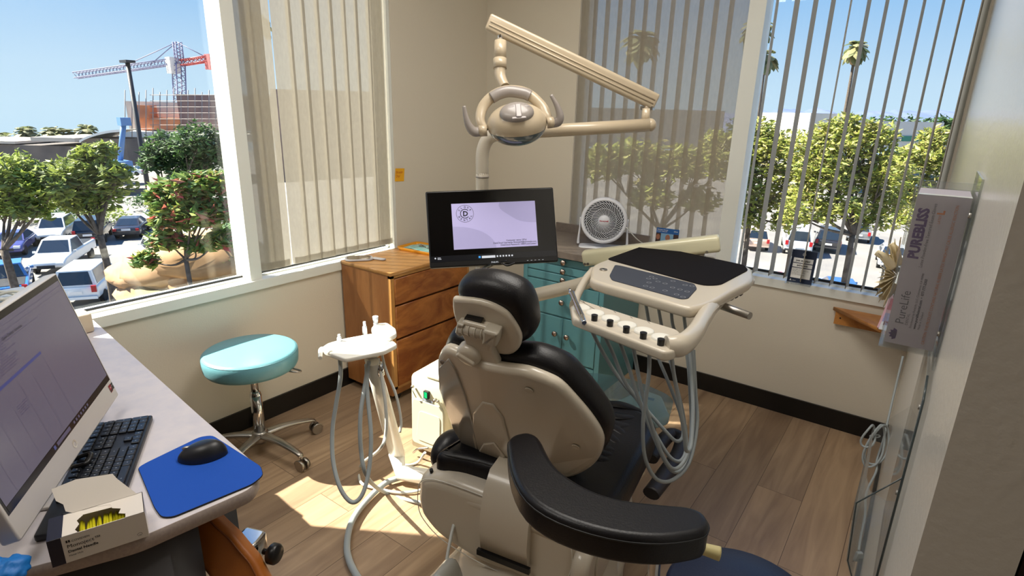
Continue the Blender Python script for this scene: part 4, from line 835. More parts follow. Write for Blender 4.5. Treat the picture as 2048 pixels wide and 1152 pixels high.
# seat frame, skirt, base
b = MB(); b.slab(rpoly([(-.17, -.05), (-.15, .50), (.36, .50), (.385, .3), (.375, -.08), (.28, -.13), (-.10, -.12)], .05), Fr(V((CO.x, CO.y, .335)), cs, ca), .055, .02, 3, rb=.03); b.build('seat_frame', beige, t)
b = MB(); FR_ = Fr(cp(.30, 0, 0), ca, V((0, 0, 1)))   # right side skirt in the a-z plane
b.slab([(p.x, p.y) for p in cr_closed([(-.12, .34, 0), (.10, .352, 0), (.36, .350, 0), (.44, .32, 0), (.38, .24, 0), (.24, .16, 0), (.05, .13, 0), (-.10, .16, 0), (-.16, .25, 0)], 4)], FR_, .055, .02, 4); b.build('side_skirt', beige, t)
b = MB(); b.slab([(p.x, p.y) for p in cr_closed([(-.06, .30, 0), (.10, .32, 0), (.28, .31, 0), (.30, .26, 0), (.18, .20, 0), (.02, .18, 0), (-.07, .22, 0)], 4)], Fr(FR_.p(0, 0, .052), ca, V((0, 0, 1))), .010, .005, 3); b.build('skirt_relief', beige, t)
# motor housing below the backrest
FZ = Fr(cp(.0, -.02, 0), cs, V((0, 0, 1)))            # faces the rear
def zp2(P_): return [FZ.px(*p, off=.0) for p in P_]
b = MB(); hs = [(-.245, .40), (-.265, .34), (-.262, .27), (-.235, .225), (-.16, .175), (.0, .14), (.15, .14), (.28, .17), (.32, .24), (.32, .34), (.26, .40), (.05, .42), (-.16, .425)]
b.slab([(p.x, p.y) for p in cr_closed([(x, y, 0) for x, y in hs], 4)], FZ.sh(0, 0, -.20), .30, .045, 5, rb=.02); b.build('motor_housing', beige, t)
b = MB(); sm = [(p.x, p.y) for p in cr_closed([((x-.03)*.93+.03-.01, (y-.28)*.92+.28, 0) for x, y in hs], 4)]; b.tube([FZ.p(x, y, .098) for x, y in sm[::2]], .0016, 5, closed=True, k=2); b.build('housing_seam', white_p, t)
b = MB(); cyx = [(-.02, .50), (.045, .49), (.085, .44), (.105, .37), (.11, .30), (.10, .235), (.06, .215), (.0, .22)]
prs = [(h, z) for h, z in cyx]; vs = []
cvl, cvr = FZ.px(962, 1000, off=.12)[0], FZ.px(1058, 1040, off=.12)[0]
for s_ in (cvl, cvr):
    for h, z in prs: vs.append(FZ.p(s_, z, .02+h))
m_ = len(prs); b.add(vs, [(j, j+1, m_+j+1, m_+j) for j in range(m_-1)], 0, True); b.poly([vs[j] for j in range(m_)]); b.poly([vs[m_+j] for j in range(m_-1, -1, -1)]); b.build('tilt_cover', beige, t)
b = MB(); b.box(((cvl+cvr)/2, .221, .122), (cvr-cvl+.02, .020, .012), 0, FZ); b.build('cover_slot', blackp, t)
b = MB(); u_ = -.215; b.cyl(FZ.p(u_, .405, .07), FZ.p(u_, .425, .075), .006); b.build('grub_screw', blackp, t)
b = MB(); b.ell(Fr(cp(-.245, .06, .40), cs, ca), .05, .09, .07); b.build('elbow_pad', leather, t)
b = MB(); base = [(.0, .0), (.30, .0), (.31, .03), (.27, .07), (.20, .14), (.17, .24), (.16, .34), (0, .34)]
b.lathe(base, Fr(cp(.10, .10, .001), cs, ca), 36, sc=(.95, 1.15)); b.build('pedestal', beige, t)
b = MB(); b.slab([(p.x, p.y) for p in cr_closed([(-.16, -.30, 0), (-.20, -.16, 0), (-.16, .2, 0), (-.10, .62, 0), (.1, .72, 0), (.30, .62, 0), (.38, .2, 0), (.40, -.16, 0), (.34, -.32, 0), (.1, -.38, 0)], 4)], Fr(V((CO.x, CO.y, .001)), cs, ca), .055, .03, 4, rb=.0); b.build('base_plate', beige, t)
b = MB(); b.slab([(p.x, p.y) for p in cr_closed([(-.13, .0, 0), (-.12, .10, 0), (-.09, .18, 0), (-.05, .19, 0), (-.02, .12, 0), (-.02, .02, 0), (-.06, -.03, 0)], 4)], Fr(cp(.0, -.19, 0)+V((0, 0, .0)), cs, V((0, 0, 1))).sh(0, .03, .0), .12, .03, 4); b.build('pedestal_cover', mat('satin_grey_cover', (186, 186, 178), .15, coat=.6), t)
# side armrests swung down beside the seat
def pad(t, pts, z, wd, h, m, nm):
    b = MB(); C_ = cr_open([V((p.x, p.y, z)) for p in pts], 6); b.tube([tuple(p) for p in C_], [wd*.8, wd, wd, wd*.8], 14, smooth=False, flat=(h/wd, 1, (0, 0, 1))); return b.build(nm, m, t)
ar = mat('dark_rubber', (40, 36, 40), .5)
b = MB(); b.tube([onz(u, v, .30) for u, v in ((1302, 918), (1318, 890), (1342, 868), (1362, 872))], [.026, .032, .03, .024], 14, flat=(.75, 1, (0, 0, 1))); b.build('armrest', ar, t)
b = MB(); b.tube([onz(u, v, .30) for u, v in ((1364, 876), (1356, 910), (1330, 950), (1302, 988))], [.024, .03, .034, .030], 14, flat=(.7, 1, (0, 0, 1))); b.build('armrest', ar, t)
b = MB(); b.tube([onz(1312, 905, .29), onz(1290, 900, .30), cp(.35, .2, .30)], .014, 10); b.build('armrest_bracket', ar, t)

# ================================================================== POST with monitor and lamp
px_, py_ = 1.085, -1.37
t = thing('equipment_post', (px_, py_, 0), 'ivory steel post and swing arm that carry the monitor and the exam light', 'post')
elb = atd(1300, 250, 2.16); zA = 1.475
b = MB(); bend = [V((px_, py_, zA-.16)), V((px_+.002, py_, zA-.07)), V((px_+.03, py_+.012, zA-.015)), V((px_+.09, py_+.04, zA+.0))]
b.tube([V((px_, py_, .12)), V((px_, py_, .6)), V((px_, py_, zA-.22))]+bend, .026, 20, k=6); b.build('upright_tube', beige, t)
b = MB(); b.cyl((px_, py_, 1.30), (px_, py_, 1.305), .0275, m=0); b.build('collar_ring', greyp, t)
b = MB(); a0 = bend[-1]; adir = (elb-a0); a1 = a0+adir; b.tube([a0, a1], .0245, 20, smooth=False); b.ell(Fr(a1), .0245, .0245, .0245); b.build('lower_arm', beige2, t)
b = MB(); b.cyl(V((elb.x-.02, elb.y, elb.z+.0)), V((elb.x-.02, elb.y, elb.z+.06)), .016); b.build('elbow_socket', beige2, t)
J1 = V((elb.x-.02, elb.y, elb.z+.06)); b = MB(); b.cyl(J1, J1+V((0, 0, .05)), .011); b.build('elbow_pin', chrome, t)
b = MB(); b.tube([V((px_, py_, .06)), V((px_, py_, .14))], .04, 20, smooth=False); b.tube([V((px_, py_, .05)), V((1.25, -1.47, .04)), V((1.45, -1.6, .04))], .035, 12, flat=(.6, 1, (0, 0, 1))); b.build('floor_mount', beige, t)
# monitor
t = thing('monitor', (1.3, -1.45, .95), 'black flat monitor on the post showing a lilac dental practice screen', 'monitor')
mo = atd(860, 537, 2.12); mr = atd(1117, 523, 2.19); mt = atd(850, 385, 2.135)
FM = Fr(mo, mr-mo, mt-mo); MW = (mr-mo).length; MH = MW*.592
if FM.N.dot(CAM-mo) < 0: print('monitor flipped')
b = MB(); b.slab(rrect(MW, MH, .006, 3, MW/2, MH/2), FM.sh(0, 0, -.030), .030, .005, 2); b.slab(rrect(MW*.6, MH*.6, .03, 3, MW/2, MH/2), FM.sh(0, 0, -.05), .024, .01, 2); b.build('housing', blackp, t)
b = MB(); scm = mat('screen_black', (6, 6, 8), .12); b.quad(FM, .006, .022, MW-.012, MH-.028, .0004, 0)
lil = mat('slide_lilac', (166, 160, 200), .4, emit=.44); lil2 = mat('slide_lilac_dark', (154, 149, 188), .4, emit=.40); ink = mat('slide_ink', (24, 22, 44), .5)
sx0, sy0, sw, sh_ = MW*.190, MH*.225, MW*.655, MH*.600; b.quad(FM, sx0, sy0, sw, sh_, .0008, 1); SF = FM.sh(sx0, sy0, .0010)
b.flatp([(0, 0)]+[(sw*.50*sin(a*pi/24), sh_*.50*cos(a*pi/24)) for a in range(12, -1, -1)], SF, .0001, 2)
b.flatp([(sw, sh_)]+[(sw-sw*.45*cos(a*pi/20)*(.95+.05*sin(a)), sh_-sh_*.48*sin(a*pi/20)) for a in range(0, 11)], SF, .0001, 2)
LG = SF.sh(sw*.155, sh_*.775, .0002); lr = sh_*.19
b.ring(LG, lr*.965, lr, 0, 3, 44); b.ring(LG, lr*.47, lr*.55, 0, 3, 30, radians(42), radians(318)); b.text('D', LG.sh(-lr*.25, -lr*.27), lr*.80, 3, 0, bold=.0009)
for s_, a0, da in (('CLOVE', 148, -29), ('DENTAL', 208, 26)):
    for k, ch in enumerate(s_):
        a = radians(a0+da*k); topside = da < 0
        U2 = FM.U*sin(a)-FM.V*cos(a) if topside else -FM.U*sin(a)+FM.V*cos(a); V2 = FM.U*cos(a)+FM.V*sin(a)
        if not topside: V2 = -V2
        f2 = Fr(LG.p(cos(a)*lr*.75, sin(a)*lr*.75), U2, V2); b.text(ch, f2.sh(-lr*.09, -lr*.09), lr*.27, 3, 0, bold=.0003)
for k, (s_, bo) in enumerate((('Computer name: OP-6', .0001), ('DataCloud Username: Riverpark@cloveodx.com', .0001), ('DataCloud Password: 1000TownCenter!', .0001))): b.text(s_, SF.sh(sw*.745 if k == 0 else sw*.985, sh_*(.135-.048*k), .0002), sh_*.048, 3, 0, 'CENTER' if k == 0 else 'RIGHT', bo)
tb = mat('taskbar', (26, 28, 34), .2); b.quad(FM, .006, .022, MW-.012, .022, .0007, 4); ic = mat('task_icon', (190, 196, 206), .4, emit=.4); icb = mat('task_icon_blue', (60, 140, 210), .4, emit=.4)
b.quad(FM, MW*.375, .029, .008, .008, .0010, 6); b.quad(FM, MW*.40, .028, MW*.105, .009, .0010, 5)
for k in range(6): b.quad(FM, MW*(.515+.023*k), .030, .006, .006, .0010, 5)
b.flatp(circ(.003, 10, .022, .036), FM, .0010, 5); b.quad(FM, .03, .036, .012, .002, .001, 5); b.quad(FM, .03, .031, .014, .002, .001, 5)
b.text('PHILIPS', FM.sh(MW*.47, .008), .0085, 5, .0004)
for k in range(5): b.quad(FM, MW*(.75+.03*k), .010, .006, .0012, .0004, 5)
b.build('display', [scm, lil, lil2, ink, tb, ic, icb], t)
mcn = FM.p(MW*.40, MH*.35, -.05); b = MB(); b.tube([mcn, V((px_, py_, mcn.z))], .018, 12, smooth=False); b.lathe([(.027, 0), (.034, 0), (.034, .05), (.027, .05)], Fr((px_, py_, mcn.z-.025)), 24); b.build('mounting_arm', blackp, t)
b = MB(); q = V((px_+.015, py_-.02, 0)); b.tube([atd(985, 528, 2.13), atd(962, 540, 2.2), atd(947, 560, 2.25), atd(943, 585, 2.27), atd(942, 620, 2.3)], .005, 8); b.tube([atd(1015, 522, 2.13), atd(985, 530, 2.2), atd(958, 548, 2.24), atd(952, 575, 2.27), atd(951, 620, 2.3)], .005, 8); b.tube([atd(1005, 527, 2.1), atd(1015, 531, 2.1), atd(1030, 526, 2.1)], .004, 8); b.build('cable', blackp, t)
b = MB(); b.lathe([(.0265, 0), (.0285, 0), (.0285, .012), (.0265, .012)], Fr((px_, py_, .905)), 20); b.build('clamp_ring', blackp, t)

# exam light
t = thing('exam_light', (1.3, -1.4, 1.5), 'tan dental exam light with two grey handles on a ribbed overhead arm', 'light')
K1 = J1+V((0, 0, .055)); e0 = K1; 
pA = atd(1306, 202, 2.15); pB = atd(985, 48, 2.08); dA = (pB-pA).normalized(); fA = Fr(pA-dA*.012, dA, V((0, 0, 1))); LA = (pB-pA).length+.03
# arm: rounded rectangular tube with ribs
secn = rpoly([(-.030, -.020), (.030, -.020), (.030, .020), (-.030, .020)], .012, 4); side = fA.N
fsec = Fr(fA.o, fA.V, side) if Fr(fA.o, fA.V, side).N.dot(dA) > 0 else Fr(fA.o, side, fA.V)
b = MB(); b.slab(secn, fsec, LA, .006, 2)
for u_ in (-.010, .004):
    for sd_ in (-1, 1): p0 = fA.o+dA*.01+fA.V*u_+side*sd_*.0195; b.tube([p0, p0+dA*(LA-.02)], .0032, 6, smooth=False)
b.build('spring_arm', beige2, t)
b = MB(); p0 = pA+dA*.02; b.cyl(V((J1.x, J1.y, J1.z+.03)), V((J1.x, J1.y, pA.z-.012)), .011); b.box((pA.x+dA.x*.02, pA.y+dA.y*.02, pA.z-.026), (.05, .02, .014), 0); b.build('lower_pivot', chrome, t)
S0 = atd(1001, 84, 2.09); S1 = V((S0.x, S0.y, S0.z+.10)); b = MB(); b.cyl(S0, V((S0.x, S0.y, pB.z-.015)), .0115); b.build('upper_pivot', chrome, t)
dS = 2.09
b = MB(); st = [S0+V((0, 0, .002)), atd(1000, 118, dS)]; b.cyl(st[0], st[1], .023, .023, 20); b.lathe([(.019, .0), (.023, 0), (.023, -.004)], Fr(st[0]), 20); b.cyl(atd(1000, 118, dS), atd(1000, 137, dS), .025, .025, 20)
b.tube([atd(1000, 136, dS), atd(1000, 150, dS), atd(1003, 160, dS-.005), atd(1010, 174, dS-.02)], [.021, .021, .020, .018], 18); b.lathe([(0, .002), (.023, .002), (.023, 0)], Fr(S0), 20); b.build('stem', beige2, t)
dL = 2.03; LR = CR.copy(); LR.z = 0; LR.normalize(); tilt = -radians(9); Lx = (LR*cos(tilt)-V((0, 0, 1))*sin(tilt)*-1).normalized() if False else (atd(1098, 243, dL)-atd(972, 253, dL)).normalized()
Lf = (CF*-1); Lf = (Lf-Lx*Lf.dot(Lx)).normalized(); Lz = Lf.cross(Lx); Lz = Lz if Lz.z > 0 else -Lz
LC = atd(1034, 248, dL); FL = Fr(LC, Lx, Lz)    # N toward the camera
sgn = 1 if FL.N.dot(CAM-LC) > 0 else -1
# body: upper shell (tan) and lower band (blue grey), axis roughly vertical
FE = Fr(LC, Lx, Lf)       # plan frame
FE = FE if FE.N.z > 0 else Fr(LC, Lx, -Lf)
bf = Fr(LC, Lx, Lz); _N = bf.N if bf.N.dot(CAM-LC) > 0 else -bf.N
_A = (Lz*.80+_N*.60).normalized(); FE = Fr(LC, Lx, _A.cross(Lx))
b = MB(); b.ell(FE, .106, .084, .070, nu=40, nv=14, v0=-.22, v1=pi/2, pw=.9); b.build('lamp_housing', beige2, t)
b = MB(); b.ell(FE, .106, .084, .074, nu=40, nv=12, v0=-pi/2, v1=-.22, pw=.9); b.build('reflector_rim', mat('blue_grey_gloss', (96, 108, 112), .12, coat=.8), t)
bf = Fr(LC, Lx, Lz); bfN = bf if bf.N.dot(CAM-LC) > 0 else Fr(LC, -Lx, Lz)
cap = MB(); fc = Fr(LC+_N*.062+Lz*.020, Lx, (Lz-_N*.40).normalized()); fc = fc if fc.N.dot(CAM-LC) > 0 else Fr(fc.o, -fc.U, fc.V)
cap.ell(fc, .060, .042, .024, nu=30, nv=8, v0=0, v1=pi/2, pw=.7); cap.build('vent_cover', greyp, t)
b = MB(); b.slab(rrect(.020, .056, .005), fc.sh(.006, -.008, .018), .008, .003, 2); b.slab(rrect(.050, .010, .004), fc.sh(.006, -.036, .010), .012, .003, 2); b.ell(fc.sh(-.012, .010, .018), .022, .008, .006, nu=16, nv=8); b.ell(fc.sh(.030, .010, .016), .016, .007, .006, nu=16, nv=8); b.build('latch_strap', mat('latch_grey', (160, 152, 150), .35), t)
b = MB(); q = atd(1031, 211, dL-.0); b.cyl(q, q+Lz*.012, .002); b.lathe([(0, .002), (.005, 0)], Fr(q), 10); b.build('toggle_switch', steel, t)
yk = [atd(970, 262, dL), atd(960, 240, dL), atd(967, 212, dL+.01), atd(990, 190, dL+.01), atd(1020, 182, dL+.01), atd(1055, 188, dL+.01), atd(1083, 212, dL+.01), atd(1094, 232, dL), atd(1097, 243, dL)]
b = MB(); b.tube(yk, [.016, .017, .019, .020, .021, .020, .019, .017, .015], 16, flat=(.75, 1, tuple(CF))); b.build('yoke', beige2, t)
b = MB(); b.tube([atd(983, 196, dL+.004), atd(1000, 187, dL+.003), atd(1020, 183, dL+.003), atd(1048, 187, dL+.003), atd(1060, 192, dL+.004)], .0205, 16, flat=(.80, 1, tuple(CF))); b.build('yoke_cover', greyp, t)
b = MB(); b.tube([atd(958, 262, dL), atd(974, 261, dL)], .020, 18, smooth=False); b.build('trunnion', beige2, t); b = MB(); b.tube([atd(1094, 246, dL), atd(1108, 244, dL)], .020, 18, smooth=False); b.build('trunnion', beige2, t)
for P_ in ([(962, 263), (948, 263), (938, 252), (932, 235), (928, 212)], [(1106, 246), (1116, 243), (1120, 232), (1114, 212), (1102, 190)]):
    b = MB(); b.tube([atd(u, v, dL-.01*i) for i, (u, v) in enumerate(P_)], [.017, .017, .014, .010, .006], 14, flat=(.8, 1, tuple(CF))); b.build('handle', greyp, t)

# ================================================================== DELIVERY UNIT
t = thing('delivery_unit', (1.9, -1.4, .9), 'ivory dentist tray unit with a black mat, key panel and six handpiece holders', 'instrument unit')
FD = Fr((1.8, -1.4, 1.0), (1, 0, 0), (0, 1, 0))
def dp(P_, z=0): return [Fr((1.8, -1.4, 1.0+z)).px(*p) for p in P_]
b = MB(); body = dp([(1182, 548), (1184, 532), (1196, 524), (1214, 517), (1270, 494), (1300, 489), (1400, 510), (1492, 530), (1506, 548), (1500, 562), (1465, 580), (1430, 600), (1392, 612), (1365, 610), (1280, 586), (1188, 560)])
b.slab([(p.x, p.y) for p in cr_closed([(x, y, 0) for x, y in body], 3)], FD.sh(0, 0, -.040), .038, .012, 4, rb=.010); b.build('tray_body', beige, t)
b = MB(); b.slab(rpoly(dp([(1213, 518), (1294, 489), (1488, 530), (1497, 540), (1440, 570), (1408, 571)]), .025, 4), FD.sh(0, 0, -.003), .004, .001, 1); b.build('black_mat', mat('black_mat', (26, 24, 26), .95, spec=.1), t)
b = MB(); kp = dp([(1219, 551), (1230, 530), (1243, 532), (1389, 568), (1394, 577), (1376, 597), (1362, 598), (1224, 560)]); b.slab(rpoly(kp, .014, 4), FD.sh(0, 0, -.003), .0042, .001, 1, m=0)
kx = [(1297, 558), (1310, 558), (1303, 554), (1346, 563), (1370, 571), (1384, 573), (1298, 566), (1316, 564), (1330, 568), (1345, 576), (1360, 580), (1374, 584), (1291, 573), (1304, 576), (1330, 582), (1353, 590), (1366, 595)]
for p in kx: u, v = FD.px(*p); b.ring(FD.sh(u, v, .0018), .0070, .0080, 0, 1, 16); b.quad(FD.sh(u, v), -.003, -.0008, .006, .0016, .0018, 2)
b.text('A-dec' if False else '', FD, .01, 1) if False else None
b.build('key_panel', [mat('panel_slate', (66, 70, 80), .8, spec=.2), mat('panel_mark', (190, 194, 200), .5), dark_t], t)
u, v = FD.px(1207, 539); b = MB(); b.lathe([(0, .004), (.010, .004), (.014, .004), (.015, .001), (.013, 0)], FD.sh(u, v, -.002), 24); b.quad(FD.sh(u, v), -.004, -.003, .008, .006, .003, 1); b.build('pressure_gauge', [steel, dark_t, ], t)
# frame arms and holder bar
zf = -.035; FDl = FD.sh(0, 0, zf)
b = MB(); P_ = [FDl.p(*FDl.px(*p)) for p in ((1186, 545), (1170, 562), (1155, 590), (1148, 612))]; b.tube(P_, [.022, .018, .016, .020], 12, flat=(1.1, .8, (0, 0, 1))); b.build('left_arm', beige, t)
b = MB(); P_ = [FDl.p(*FDl.px(*p)) for p in ((1500, 562), (1462, 583), (1428, 605), (1405, 640), (1388, 668), (1362, 690), (1332, 692))]; b.tube(P_, [.020, .026, .030, .026, .027, .030, .026], 14, flat=(1.1, .9, (0, 0, 1)), k=10); b.build('right_arm', beige, t)
b = MB(); bar = [FDl.px(*p) for p in ((1140, 606), (1150, 594), (1166, 600), (1260, 630), (1355, 658), (1368, 672), (1352, 700), (1330, 704), (1235, 668), (1145, 634))]
b.slab([(x, y) for x, y in rpoly(bar, .012, 3)], FDl.sh(0, 0, -.030), .030, .008, 3); b.build('holder_bar', beige, t)
hold = [(1162.5, 617), (1190.5, 628), (1221.5, 639), (1254, 652), (1288, 664), (1323, 677)]
for i, p in enumerate(hold):
    u, v = FDl.px(*p); b = MB(); f = FDl.sh(u, v, .0); b.lathe([(.0, .0012), (.014, .002), (.024, .0075), (.028, .0055), (.0295, -.004), (.027, -.02)], f, 28); b.build('holder_cup', white_p, t)
    uu, vv = FDl.px(p[0]-2, p[1]+13); q = FDl.p(uu, vv, .006)
    if i == 0: continue
    b = MB(); b.tube([q+V((.0, 0, .012)), q+V((0, 0, -.004)), q+V((0, -.003, -.035))], [.010, .0095, .008], 12); b.ring(Fr(q+V((0, 0, .0125))), .004, .009, 0, 0); b.build('hose_socket', blackp, t)
for p in ((1167, 604), (1200, 614), (1229, 624), (1262, 635), (1297, 645)):
    u, v = FDl.px(*p); MB().quad(Fr(FDl.p(u, v), (.78, -.62, 0), (.62, .78, 0)), -.008, 0, .016, .002, .0004).build('printed_mark', dark_t, t)
u0_, v0_ = FDl.px(1142, 606); b = MB(); q = FDl.p(u0_, v0_, .035); q2 = FDl.p(*FDl.px(1163, 636), .005); b.tube([q, q.lerp(q2, .4), q2, q2+(q2-q)*.25], [.009, .008, .010, .007], 14); b.ell(Fr(q), .011, .010, .009, nu=16, nv=8); b.cyl(q, q+V((-.012, .004, .010)), .004); b.build('air_syringe', chrome, t)
h0_, h1_ = FD.sh(0, 0, -.055).p(*FD.sh(0, 0, -.055).px(1425, 600)), None
rr_ = Fr((1.8, -1.4, .94)); p0 = rr_.p(*rr_.px(1412, 600)); p1 = rr_.p(*rr_.px(1500, 632)); b = MB(); b.tube([p0, p1], [.0145, .0125], 20, smooth=False); b.build('steel_handle', steel, t)
b = MB()
for k in range(6): p = rr_.p(*rr_.px(1430+9.2*k, 606-4.5*k)); b.cyl(p+V((-.01, 0, .012)), p+V((.016, -.012, -.006)), .0065, .0075, 12)
b.build('control_knobs', blackp, t)
# beam arm behind the tray, and the lower arm
bA, bB = atd(1188, 514, 2.62), atd(1428, 487, 2.42); dB = (bB-bA).normalized(); b = MB(); sB = dB.cross(V((0, 0, 1))).normalized(); f = Fr(bA-dB*.05, sB.cross(dB), sB)
b.slab(rpoly([(-.036, -.034), (.036, -.034), (.036, .034), (-.036, .034)], .02, 4), f, (bB-bA).length+.075, .012, 3); b.build('flex_arm', mat('cream_arm', (228, 222, 188), .3, coat=.3), t)
cf = V((-dB.y, dB.x, 0)); cf = cf if cf.dot(CAM-bA) > 0 else -cf
for q in (atd(1173, 527, 2.62), atd(1180, 526, 2.62), atd(1417, 503, 2.42)):
    s_ = bA+dB*(q-bA).dot(dB); c_ = V((s_.x, s_.y, q.z))+cf*.0345; MB().cyl(c_, c_+cf*.003, .006, n=12).build('screw', steel, t)
b = MB(); q = bB-dB*.05; b.cyl(V((q.x, q.y, q.z-.09)), V((q.x, q.y, q.z-.03)), .018); b.cyl(V((q.x, q.y, q.z-.09)), V((1.93, -1.12, .955)), .018); b.build('swivel_joint', steel, t)
b = MB(); l0, l1 = atd(1022, 603, 2.5), atd(1180, 562, 2.62); b.tube([atd(985, 660, 2.45), atd(990, 625, 2.46), l0, l0.lerp(l1, .25), l1, bA+V((0, 0, -.05))], [.03, .03, .03, .031, .031, .02], 18); b.build('lower_arm', beige, t)

# handpiece hoses
HZ = [[(1175, 645), (1206, 705), (1241, 760), (1283, 808), (1325, 856), (1352, 882), (1366, 870), (1360, 826), (1335, 760), (1311, 701), (1299, 650), (1289, 592)],
      [(1200, 653), (1225, 705), (1248, 760), (1280, 808), (1312, 870), (1340, 914), (1362, 921), (1373, 890), (1366, 826), (1350, 760), (1335, 700), (1323, 650), (1314, 598)],
      [(1233, 667), (1256, 730), (1276, 794), (1302, 860), (1330, 922), (1350, 944), (1372, 925), (1382, 870), (1381, 800), (1372, 700), (1347, 655), (1342, 608)],
      [(1264, 680), (1276, 745), (1288, 801), (1310, 870), (1330, 920), (1350, 938), (1372, 915), (1385, 860), (1386, 780), (1384, 700), (1372, 660), (1366, 615)],
      [(1299, 690), (1298, 745), (1292, 795), (1286, 850), (1290, 915), (1313, 958), (1345, 960), (1378, 925), (1394, 850), (1391, 780), (1387, 700)],
      [(1342, 704), (1348, 750), (1358, 800), (1368, 860), (1372, 900), (1382, 890), (1386, 820), (1383, 760), (1378, 690)]]
bl = 1.73
lbls = ['thin grey handpiece hose hanging from the first holder on the left of the tray', 'thin grey handpiece hose hanging from the second holder from the left', 'thin grey handpiece hose hanging from the third holder from the left', 'thin grey handpiece hose hanging from the fourth holder from the left', 'grey handpiece hose with the lowest loop, from the fifth holder', 'grey handpiece hose hanging at the right end of the holder bar']
for i, (P_, l_) in enumerate(zip(HZ, lbls)):
    d0 = (FDl.p(*FDl.px(*hold[i]))-CAM).dot(CF); n_ = len(P_); b = MB()
    b.tube([atd(u, v, d0+(.30)*((j/(n_-1))**1.2)) for j, (u, v) in enumerate(P_)], .0060, 10, k=8); tag(b.build('handpiece_hose', hose_m), l_, 'hose', 'handpiece hoses under the tray')
# ================================================================== ASSISTANT UNIT
t = thing('assistant_unit', (1.0, -1.85, 0), 'white assistant instrument holder on a slanting arm beside the wooden cabinet', 'instrument unit')
FA = Fr((1.0, -1.95, .735)); wh = mat('bright_white_plastic', (236, 234, 224), .3, coat=.2)
def ap(P_, off=0): return [FA.px(*p, off=off) for p in P_]
b = MB(); b.slab(rpoly(ap([(638, 700), (655, 688), (690, 678), (745, 668), (775, 673), (795, 690), (770, 703), (690, 719), (660, 708)]), .012, 4), FA.sh(0, 0, -.014), .018, .005, 3); b.build('holder_tray', wh, t)
b = MB(); P_ = cr_closed([FA.p(*q, .003) for q in ap([(668, 696), (730, 680), (768, 683), (775, 690), (750, 699), (690, 708)])], 4); b.tube([tuple(p) for p in P_], .004, 8, closed=True, smooth=False) if False else b.tube(P_[::2], .004, 8, closed=True, k=2); b.build('tray_rim', wh, t)
b = MB(); b.tube([FA.p(*q, .0) for q in ap([(662, 706), (650, 700), (642, 700)])]+[FA.p(*FA.px(640, 712), -.008)], [.010, .010, .009, .007], 10); b.build('hook_end', wh, t)
b = MB(); b.slab(rpoly(ap([(742, 668), (750, 658), (775, 656), (792, 668), (794, 678), (780, 686), (752, 680)]), .012, 4), FA.sh(0, 0, .004), .020, .006, 3); b.build('keypad', wh, t)
b = MB(); f = FA.sh(*FA.px(742, 690), -.040); b.lathe([(0, 0), (.030, .0), (.036, .012), (.036, .03), (0, .03)], f, 24); b.build('collar', wh, t)
for (u_, v_, h_) in ((679, 684, .030), (730, 668, .050), (752, 660, .056)):
    q = FA.p(*FA.px(u_, v_), .0); b = MB(); b.cyl(q, q+V((0, 0, h_*.6)), .0095, .008); b.cyl(q+V((0, 0, h_*.6)), q+V((.0, 0, h_)), .0095 if v_ < 665 else .006, .011 if v_ < 665 else .005); b.build('suction_tip', mat('clear_sleeve', (206, 212, 220), .15, coat=.5), t)
a0, a1, a2 = FA.p(*FA.px(742, 695), -.05), onz(793, 905, .11), onz(905, 950, .075)
b = MB(); d_ = (a1-a0).normalized(); b.tube([a0, a0.lerp(a1, .3), a1], [.030, .036, .042], 16, smooth=False, flat=(.75, 1, (0, 1, 0))); b.build('slanting_arm', wh, t)
b = MB(); b.tube([a1+V((0, 0, .0)), onz(802, 945, .05), V((1.18, -1.62, .05))], [.036, .034, .034], 14, smooth=False, flat=(1, 1, (0, 0, 1))); b.build('foot_link', wh, t)
b = MB(); b.tube([FA.p(*FA.px(757, 695), -.06), FA.p(*FA.px(760, 695), -.11)], .012, 12, smooth=False); b.build('hose_fitting', chrome, t)
zH = [(FA.p(*FA.px(*p))-CAM).dot(CF) for p in ((690, 700),)][0]
def hose(P_, r, m, label, name='hose', grp=None, k=8):
    b = MB(); b.tube([q if isinstance(q, V) else atd(*q) for q in P_], r, 10, k=k); tag(b.build(name, m), label, 'hose', grp)
d1, d2 = zH, zH+.10
def flo(u, v, z=.012): return onz(u, v, z)
hose([(680, 716, d1), (681, 755, d1), (672, 810, d1), (665, 860, d1), (666, 920, d1-.02), (680, 975, d1-.05), (703, 1004, d1-.06), (724, 990, d1-.05), (738, 940, d1-.02), (742, 870, d1), (735, 790, d1+.02), (733, 728, d1+.03)], .0075, hose_m, 'grey suction hose looping low from the left end of the white tray', 'suction_hose')
hose([(738, 722, d1+.03), (730, 770, d1+.02), (721, 830, d1), (722, 900, d1), (735, 955, d1+.03), flo(770, 985), flo(830, 1003), flo(905, 1014)], .0075, hose_m, 'grey hose from the tray collar curving right along the sunlit floor', 'suction_hose')
hose([(756, 716, d1+.05), (764, 760, d1+.05), (772, 820, d1+.06), (771, 870, d1+.08), (758, 900, d1+.1), flo(722, 930), flo(722, 965), flo(760, 978), flo(800, 985), flo(845, 978), flo(868, 945)], .006, hose_w, 'white hose behind the slanting arm, coiled on the floor', 'suction_hose')
hose([(762, 700, d1+.06), (772, 740, d1+.06), (792, 790, d1+.08), (802, 840, d1+.1), (800, 865, d1+.1)], .005, hose_w, 'short white tube beside the right edge of the slanting arm', 'suction_hose')
hose([flo(800, 955, .025), flo(768, 968, .022), flo(730, 1005, .020), flo(703, 1045, .020), flo(694, 1090, .020), flo(700, 1125, .020), flo(722, 1165, .02), flo(760, 1220, .02)], .0125, hose_m, 'thick grey supply hose curving over the floor towards the camera', 'supply_hose')
